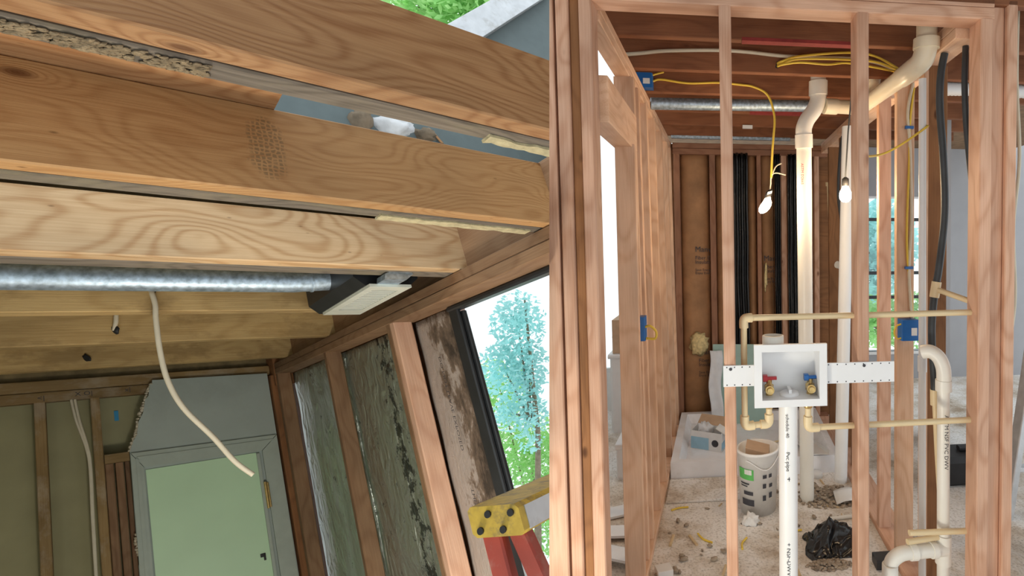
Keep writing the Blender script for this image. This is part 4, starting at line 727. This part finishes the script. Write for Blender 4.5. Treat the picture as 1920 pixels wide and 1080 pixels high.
for y, lb, x1 in ((2.369, 'old yellow-brown joist with the hanging cable in its hole', 0.70), (3.118, 'old stained joist with a short white cable stub', 0.90), (4.013, 'old brown joist closest to the far stud wall', 0.90)):
    LB('old_ceiling_joist', (-1.3, y, 0.45), (x1, y + 0.07, 0.65), 0, 'old_joist', label=lb, cat='joist')
def crust(par, y0, y1, x0, x1, n, seed, mat, z=0.45):
    rnd = random.Random(seed); mb = MB()
    for _ in range(n): mb.blob(Lp(rnd.uniform(x0, x1), rnd.uniform(y0, y1), z), (rnd.uniform(.002, .008), rnd.uniform(.0015, .005), rnd.uniform(.001, .0025)), 1, .5, 2, rnd.uniform(0, 40))
    obj('mud_crust', mb, mat, par, kind='stuff')
crust(oj, 0.690, 0.716, -0.12, 0.12, 520, 1, 'mud')
def scrap_strip(par, x0, x1, y0, y1, seed):
    n = 24; top = [(x0 + (x1 - x0) * i / n, y1 - .006 * abs(mnoise.noise(Vector((i * .7, seed, 0)))) * 3) for i in range(n + 1)]
    bot = [(x0 + (x1 - x0) * i / n, y0 + .006 * abs(mnoise.noise(Vector((i * .9, seed, 7)))) * 2) for i in range(n, -1, -1)]
    obj('torn_strip', MB().prism(LOFT, top + bot, 2, 0.4465, 0.4525), 'yellow_foam', par, clip=True, label='torn yellowish board scrap')
scrap_strip(oj2, 0.47, 0.85, 1.162, 1.198, 2); scrap_strip(oj, 0.49, 0.80, 0.700, 0.729, 5)
LB('subfloor_remnant', (-0.9, 0.84, 0.646), (0.287, 1.20, 0.668), 0, 'fir_joist', label='orange subfloor plank end lying over the joists', cat='plank')
LX('ceiling_deck', (-1.3, 1.62, 0.65), (0.98, 4.75, 0.668), 'loft_deck', kind='structure')
LX('trim_1', (-1.3, 4.56, 0.449), (0.9, 4.6, 0.65), 'loft_deck', kind='structure', )
LX('shade_ceiling_near', (-1.6, -1.6, 0.50), (0.55, 0.22, 0.52), 'loft_deck', kind='structure')  # unseen ceiling piece, added to shade the joist faces
LX('shade_wall_loft_rear', (-1.6, -0.95, -1.5), (-0.40, -0.90, 0.65), 'olive_board', kind='structure')  # unseen wall, added behind the viewpoint to darken the near joist faces
LX('shade_wall_loft_left', (-1.45, 1.0, -1.5), (-1.4, 4.7, 0.65), 'olive_board', kind='structure')  # unseen wall, added to darken the far end of the loft
LX('floor_loft', (-1.4, 1.4, -1.45), (0.95, 4.7, -1.40), 'deck', kind='structure')
# upper storey seen through the gap
up = MB().prism(LOFT, [(0.60, 1.35), (2.9, 1.45), (3.3, 3.7), (2.68, 3.25), (1.944, 2.519), (0.60, 1.75)], 1, 2.6, 2.64)
obj('wall_upper', up, 'grey_wall', kind='structure', clip=True)
obj('rafter', MB().board(Frame(LOFT((1.80, 2.5, 2.33)), LOFT((2.476, 2.5, 2.996)) - LOFT((1.80, 2.5, 2.33)), LOFT.y, LOFT.z - LOFT.x), (-0.05, 0, -0.02), (1.6, 0.09, 0.16), 0), 'ladder_grey', None, 'pale blue-grey slanted rafter end against the foliage', 'rafter', clip=True)
rt = empty('torn_roofing', LOFT((1.2, 2.575, 1.48)), 'torn white roofing and dark debris seen through the joist gap', 'debris')
obj('roofing_sheet', MB().blob(LOFT((1.195, 2.575, 1.545)), (0.12, 0.03, 0.07), 3, .5, 3, 3), 'film', rt)
obj('dark_lump', MB().blob(LOFT((1.05, 2.575, 1.545)), (0.06, 0.03, 0.07), 3, .4, 3, 5), 'bark', rt)
obj('dark_lump', MB().blob(LOFT((1.38, 2.575, 1.545)), (0.06, 0.03, 0.04), 3, .4, 3, 6), 'bark', rt)
obj('splinter', MB().board(Frame(LOFT((1.465, 2.58, 1.52)), LOFT.z - LOFT.x * .6, LOFT.x, LOFT.y), (0, 0, 0), (.1, .02, .01), 0), 'fir_joist', rt)

# window wall of the loft
ww = empty('wall_window', LOFT((0.9, 2.4, -1.3)), kind='structure')
LB('top_plate', (0.868, -0.4, 0.412), (0.957, 4.5, 0.449), 1, 'loft_stud', ww); LB('top_plate', (0.866, -0.4, 0.373), (0.957, 4.5, 0.411), 1, 'loft_stud', ww)
LB('rim_board', (0.90, 0.0, 0.45), (0.94, 4.5, 0.65), 1, 'loft_stud', ww)
for y0, y1, mt in ((4.33, 4.395, 'loft_stud'), (3.23, 3.272, 'loft_stud'), (2.317, 2.358, 'loft_stud'), (2.27, 2.315, 'loft_stud_new')): LB('stud', (0.868, y0, -1.3), (0.942, y1, 0.373), 2, mt, ww, ch=.004)
def foilbay(y0, y1, mat, seed):
    def fn(u, v):
        y = y0 - .02 + (y1 - y0 + .04) * u; z = -1.3 + 1.67 * v
        return (0.960 - 0.003 * math.sin(math.pi * u) + 0.008 * mnoise.noise(Vector((y * 6, z * 4, seed))), y, z)
    return obj('insulation_facing', MB().sheet(LOFT, fn, 24, 50, (.01, 0, 0)), mat, ww, clip=True)
foilbay(3.272, 4.33, 'foil_a', 1); foilbay(2.358, 3.23, 'foil_b', 2); fp = foilbay(1.93, 2.27, 'flaky_paper', 3)
lettering('DO NOT LEAVE EXPOSED', lambda u, v: Lp(0.940, 2.085 + v * .9, 0.20 - u * 0.9), 0.035, 'print_black', fp)
lettering('THIS SURFACE', lambda u, v: Lp(0.940, 2.085 + v * .9, -0.30 - u * 0.9), 0.035, 'print_black', fp)
LX('outer_sheathing', (0.975, 1.94, -1.3), (0.99, 4.6, 0.65), 'dark_stud', ww)
wn = empty('window_2', LOFT((0.97, 1.6, -0.95)), kind='structure')
LB('frame_jamb', (0.940, 1.865, -0.95), (0.956, 1.935, 0.372), 2, 'black_frame', wn, ch=.006)
LB('frame_stop', (0.955, 1.85, -0.95), (0.970, 1.88, 0.345), 2, 'black_frame', wn, ch=.004)
LB('frame_head', (0.935, 0.0, 0.352), (0.972, 1.935, 0.372), 1, 'black_frame', wn, ch=.006)
LB('frame_sill', (0.935, 0.0, -0.98), (1.0, 1.935, -0.95), 1, 'black_frame', wn)
LX('pane', (0.966, 0.0, -0.95), (0.969, 1.86, 0.352), 'pane_glass', wn)
bp_ = empty('brick_pier', LOFT((1.19, 2.5, -1.3)), 'narrow pinkish brick pier outside the loft window', 'brick pier')
obj('mortar_core', MB().box(LOFT, (1.13, 2.405, -1.3), (1.245, 2.7, 0.6)), 'mortar', bp_)
k = 0; z = -1.3
while z < 0.58:
    y = 1.185 + (0.03 if k % 2 else -0.03); obj('brick', MB().board(LOFT, (1.12, 2.40, z), (y, 2.7, z + .052), 1, .004), 'brick', bp_); obj('brick', MB().board(LOFT, (y + .009, 2.40, z), (1.25, 2.7, z + .052), 1, .004), 'brick', bp_); z += 0.062; k += 1

# galvanised duct, boot and register between the joists
dt = empty('loft_duct', LOFT((0.0, 2.05, 0.46)), 'galvanised round duct running along under the joists', 'duct')
obj('pipe', MB().tube([Lp(-1.1, 2.05, 0.487), Lp(0.50, 2.05, 0.492), Lp(0.62, 2.05, 0.503)], 0.036, 24), 'galvanised', dt)
obj('seam_ring', MB().tube([Lp(0.545, 2.05, 0.494), Lp(0.552, 2.05, 0.495)], 0.0375, 24), 'galvanised', dt)
obj('boot', MB().prism(LOFT, [(0.60, .455), (0.63, .425), (0.765, .425), (0.80, .455), (0.80, .62), (0.60, .62)], 1, 1.80, 2.33), 'black_metal', dt, label='black boot')
rg = empty('air_register', LOFT((0.69, 2.03, 0.418)), 'white slatted air register under the black duct boot', 'air vent')
fr_ = MB()
for lo, hi in (((0.634, 1.775, .415), (0.762, 1.83, .425)), ((0.634, 2.20, .415), (0.762, 2.30, .425)), ((0.634, 1.83, .415), (0.658, 2.20, .425)), ((0.738, 1.83, .415), (0.762, 2.20, .425))): fr_.box(LOFT, lo, hi)
obj('frame', fr_, 'register_white', rg)
for k in range(15): yy = 1.836 + k * 0.0245; obj('slat', MB().board(LOFT, (0.658, yy, .417), (0.738, yy + .011, .423), 0, .001), 'register_white', rg)
obj('bracket', MB().prism(LOFT, [(0.655, .424), (0.72, .424), (0.745, .445), (0.74, .4505), (0.675, .4505), (0.66, .444)], 1, 1.70, 1.775), 'galvanised', rg)

# far stud wall with olive board, torn drywall and a cupboard door
fwl = empty('wall_far', LOFT((0.2, 4.55, -1.3)), kind='structure')
LB('top_plate', (-1.4, 4.5, 0.383), (0.86, 4.59, 0.448), 0, 'far_stud', fwl); LB('top_plate', (-1.4, 4.49, 0.325), (0.30, 4.59, 0.381), 0, 'far_stud', fwl)
for x0, x1 in ((-0.62, -0.575), (-0.199, -0.157), (0.012, 0.050)): LB('stud', (x0, 4.50, -1.3), (x1, 4.60, 0.325), 2, 'far_stud', fwl)
LB('cripple_header', (0.052, 4.47, -0.056), (0.150, 4.56, -0.004), 0, 'far_stud', fwl)
for x0, x1, y in ((0.050, 0.086, 4.49), (0.090, 0.124, 4.48), (0.128, 0.15, 4.52)): LB('cripple_stud', (x0 + .002, y, -1.3), (x1, 4.58, -0.058), 2, 'loft_stud', fwl)
pl_ = [o for o in fwl.children if o.name.startswith('top_plate')][1]
for body, x, z in (('X O|', -0.045, 0.345), ('<|', -0.185, 0.338), ('x|', 0.155, 0.348)): lettering(body, lambda u, v, x=x, z=z: Lp(x + u, 4.4885, z + v), 0.034, 'print_black', pl_, name='pencil_mark')
LX('backing_board', (-1.4, 4.62, -1.3), (0.9, 4.64, 0.45), 'olive_board', fwl)
LX('corner_block', (0.862, 4.38, 0.30), (0.985, 4.66, 0.655), 'dark_stud', fwl)
LB('corner_post', (0.845, 4.42, -1.3), (0.90, 4.52, 0.372), 2, 'dark_stud', fwl)
tp = [(0.275, 0.403), (0.838, 0.392), (0.838, -1.3), (0.146, -1.3), (0.149, -0.62), (0.162, -0.56), (0.150, -0.46), (0.153, -0.006), (0.170, 0.05), (0.188, 0.085), (0.200, 0.162), (0.222, 0.21), (0.236, 0.286), (0.252, 0.31), (0.262, 0.375), (0.272, 0.385)]
obj('torn_drywall', MB().prism(LOFT, tp, 1, 4.465, 4.482), 'loft_white', fwl)
rnd = random.Random(4); ed = MB()
for (p, q) in (((0.153, 0.0), (0.188, 0.085)), ((0.188, .085), (0.2, .162)), ((0.2, 0.162), (0.236, 0.286)), ((0.236, .286), (0.272, .39)), ((0.150, -.46), (.16, -.58))):
    for k in range(8):
        t = k / 8; ed.blob(Lp(p[0] + (q[0] - p[0]) * t - rnd.uniform(0, .008), 4.475, p[1] + (q[1] - p[1]) * t), (rnd.uniform(.006, .014), .008, rnd.uniform(.006, .014)), 1, .6, 3, rnd.uniform(0, 30))
obj('torn_edge', ed, 'paper_edge', fwl)
dr = empty('door_1', LOFT((0.49, 4.45, -1.3)), kind='structure')
def casing(poly, y0, y1, mat='loft_casing', nm='casing'): obj(nm, MB().prism(LOFT, poly, 1, y0, y1), mat, dr)
casing([(0.156, -0.016), (0.832, -0.024), (0.745, -0.112), (0.205, -0.102)], 4.445, 4.465); casing([(0.154, -0.018), (0.203, -0.104), (0.200, -1.3), (0.147, -1.3)], 4.445, 4.465)
casing([(0.834, -0.026), (0.748, -0.113), (0.745, -1.3), (0.829, -1.3)], 4.445, 4.465)
casing([(0.178, -0.040), (0.812, -0.048), (0.79, -0.066), (0.19, -0.058)], 4.438, 4.446, nm='moulding'); casing([(0.174, -0.045), (0.188, -0.06), (0.183, -1.3), (0.166, -1.3)], 4.438, 4.446, nm='moulding')
casing([(0.715, -0.125), (0.730, -0.125), (0.727, -1.3), (0.712, -1.3)], 4.44, 4.462, nm='moulding')
obj('door_panel', MB().box(LOFT, (0.195, 4.466, -1.3), (0.75, 4.472, -0.10)), 'door_green', dr)
obj('door_leaf', MB().box(LOFT, (0.210, 4.455, -1.3), (0.715, 4.466, -0.12)), 'door_green', dr)
obj('hinge', MB().board(LOFT, (0.735, 4.428, -0.46), (0.752, 4.44, -0.31), 2, .003).tube([Lp(0.735, 4.43, -0.465), Lp(0.735, 4.43, -0.305)], 0.008, 10), 'brass', dr, label='tarnished brass hinge')
obj('latch', MB().board(LOFT, (0.665, 4.448, -0.735), (0.69, 4.456, -0.715), 0, .002).board(LOFT, (0.68, 4.448, -0.755), (0.69, 4.456, -0.715), 2, .002), 'black_metal', dr)

# cables of the loft
obj('hanging_cable', MB().tube([Lp(*p) for p in ((0.168, 2.40, 0.525), (0.165, 2.36, 0.518), (0.170, 2.35, 0.47), (0.168, 2.35, 0.415), (0.170, 2.35, 0.305), (0.181, 2.35, 0.205), (0.211, 2.35, 0.112), (0.274, 2.35, 0.007), (0.32, 2.35, -0.080), (0.362, 2.35, -0.133))], 0.0075, 12, True, 8), 'cable_white', None, 'cream cable dangling from the hole in the old joist', 'cable')
obj('cable_hole', MB().blob(Lp(0.165, 2.368, 0.523), (0.016, 0.004, 0.016), 2, .5, 3, 2), 'black_metal', None, 'ragged dark drill hole around the hanging cable', 'hole')
obj('cable_stub', MB().tube([Lp(0.101, 3.10, 0.575), Lp(0.098, 3.10, 0.54), Lp(0.092, 3.12, 0.508)], 0.008, 10), 'cable_white', None, 'short white cable stub on the stained joist', 'cable')
obj('cable_hole', MB().blob(Lp(0.092, 3.117, 0.505), (0.02, 0.004, 0.02), 2, .5, 3, 4), 'black_metal', None, 'ragged dark hole under the short cable stub', 'hole')
obj('cable_hole', MB().blob(Lp(0.004, 4.012, 0.505), (0.025, 0.005, 0.02), 2, .6, 3, 6), 'black_metal', None, 'ragged dark hole in the joist by the far wall', 'hole')
for k in (0, 1):
    obj('wall_cable', MB().tube([Lp(-0.060 + .014 * k, 4.49, 0.325), Lp(-0.045 + .012 * k, 4.48, 0.20), Lp(-0.015 + .006 * k, 4.48, 0.05), Lp(-0.006 + .004 * k, 4.485, -0.08), Lp(-0.010 + .004 * k, 4.485, -0.4), Lp(-0.012, 4.485, -1.2)], 0.006, 8, True, 6), 'cable_white', None, 'white cable running down beside the far wall stud', 'cable', 'paired far wall cables')
obj('blue_tape_tag', MB().box(LOFT, (0.106, 4.612, 0.185), (0.124, 4.619, 0.245)), 'blue_tape', None, 'scrap of blue tape on the board behind the far studs', 'tape')

# unseen fill lamp added to brighten joist undersides and the far wall
wk = empty('fill_lamp', Lp(0.15, 1.5, -1.40), 'small round fill lamp added on the loft floor out of view', 'lamp')
obj('stand', MB().lathe(LOFT, (0.15, 1.5, -1.40), [(0.10, 0), (0.10, .012), (0.015, .02), (0.015, .06)], 20), 'black_metal', wk)
obj('housing', MB().lathe(LOFT, (0.15, 1.5, -1.34), [(0.03, 0), (0.09, .03), (0.10, .06), (0.09, .058), (0.03, .02)], 20), 'ladder_yellow', wk)
Lw = bpy.data.lights.new('fill_lamp_light', 'POINT'); Lw.energy = 36.0; Lw.color = (1.0, 0.96, 0.84); Lw.shadow_soft_size = 0.12
Lo = bpy.data.objects.new('fill_lamp_light', Lw); C.objects.link(Lo); Lo.location = Lp(0.15, 1.5, -1.10)

# step ladder in the loft
lf = Frame(Lp(0.501, 1.162, -0.2), LOFT.x * 0.486 - LOFT.y * 0.874, LOFT.x * 0.874 + LOFT.y * 0.486, LOFT.z)
sl = empty('step_ladder', lf((0.06, 0.1, -1.2)), 'paint-splashed stepladder with yellow top cap and red rails', 'ladder')
obj('top_cap', MB().board(lf, (0, 0, -0.058), (0.113, 0.34, 0.0), 1, 0.008), 'ladder_yellow', sl, clip=True)
obj('label_plate', MB().box(lf, (0.112, 0.02, -0.052), (0.1145, 0.30, -0.008)), 'ladder_grey', sl, clip=True)
for q in range(4): obj('rivet', MB().tube([lf((0.02 + .025 * q, 0.001, -0.045 + .03 * (q % 2))), lf((0.02 + .025 * q, -0.004, -0.045 + .03 * (q % 2)))], 0.007, 10), 'black_metal', sl)
obj('front_rail', MB().board(lf, (0.008, 0.012, -1.2), (0.05, 0.04, -0.056), 2, .004, (0, 0)), 'ladder_red', sl, clip=True)
obj('rear_rail', MB().board(lf, (0.30, 0.02, -1.2), (0.34, 0.05, -0.056), 2, .004, (-0.24, 0)), 'ladder_red', sl, clip=True)
obj('spreader', MB().board(lf, (0.07, 0.025, -0.5), (0.082, 0.03, -0.056), 2, .002), 'aluminium', sl, clip=True)

# ================================================================== TREES OUTSIDE
def tree(name, label, base, top, clusters, n, size, mat, seed, group=None):
    rnd = random.Random(seed); root = empty(name, base, label, 'tree', group)
    base, top = Vector(base), Vector(top)
    tk = MB().tube([base, base.lerp(top, .5) + Vector((.1, 0, 0)), top], [.06, .04, .015], 8)
    for (c, r) in clusters: tk.tube([base.lerp(top, .55), Vector(c)], [.025, .008], 6)
    obj('trunk', tk, 'bark', root)
    mb = MB(); vs, fs = [], []; tot = sum(r[0] * r[1] * r[2] for _, r in clusters)
    for (c, r) in clusters:
        for _ in range(int(n * r[0] * r[1] * r[2] / tot)):
            d = Vector((rnd.gauss(0, 1), rnd.gauss(0, 1), rnd.gauss(0, 1))).normalized() * rnd.random() ** .45
            p = Vector(c) + Vector((d.x * r[0], d.y * r[1], d.z * r[2])); a = Vector((rnd.gauss(0, 1), rnd.gauss(0, 1), rnd.gauss(0, .6))).normalized(); b = a.cross(Vector((rnd.gauss(0, 1), rnd.gauss(0, 1), rnd.gauss(0, 1)))).normalized()
            s = size * rnd.uniform(.6, 1.3); o = len(vs); vs += [p - a * s, p + b * s * .45, p + a * s, p - b * s * .45]; fs.append((o, o + 1, o + 2, o + 3))
    mb.add(vs, fs); obj('crown', mb, mat, root, kind='stuff')
tree('broadleaf_tree', 'bluish leafy tree filling the loft window view', (-1.85, 8.0, -3.4), (-2.05, 8.0, 0.6), [((-2.15, 8.0, 0.25), (.42, .5, .5)), ((-2.35, 8.0, -0.45), (.42, .5, .45)), ((-1.98, 8.0, -0.5), (.28, .5, .5)), ((-1.95, 8.0, -1.2), (.24, .4, .5)), ((-2.3, 8.1, -1.1), (.3, .4, .3))], 3000, 0.05, 'leaf_teal', 1)
tree('low_tree', 'yellow-green low tree at the bottom of the loft window', (-2.3, 9.5, -5.0), (-2.3, 9.5, -2.2), [((-2.3, 9.5, -2.3), (.9, .8, .7)), ((-2.9, 9.6, -1.2), (.6, .6, .6)), ((-1.8, 9.5, -3.5), (.7, .6, .7))], 5200, 0.055, 'leaf_green', 2)
tree('roadside_tree', 'green tree seen over the highest joist', (-3.4, 6.5, 0.2), (-2.6, 6.5, 4.0), [((-2.35, 6.5, 4.35), (.6, .6, .45)), ((-2.0, 6.4, 4.1), (.4, .5, .3)), ((-3.0, 6.6, 4.6), (.5, .5, .4))], 3200, 0.07, 'leaf_green', 3)
tree('garden_tree', 'bluish-green tree outside the barred far room window', (3.4, 9.5, -0.2), (3.4, 9.5, 2.0), [((3.0, 9.5, 1.7), (.6, .5, .8)), ((3.9, 9.6, 1.4), (.7, .5, .9)), ((3.4, 9.5, 0.7), (.8, .5, .5))], 3200, 0.10, 'leaf_teal', 4)
tree('garden_bush', 'green bush low outside the barred far room window', (3.5, 8.6, -0.2), (3.5, 8.6, 0.3), [((3.2, 8.6, 0.2), (.7, .4, .45)), ((4.1, 8.6, 0.2), (.7, .4, .5))], 1800, 0.08, 'leaf_green', 5)
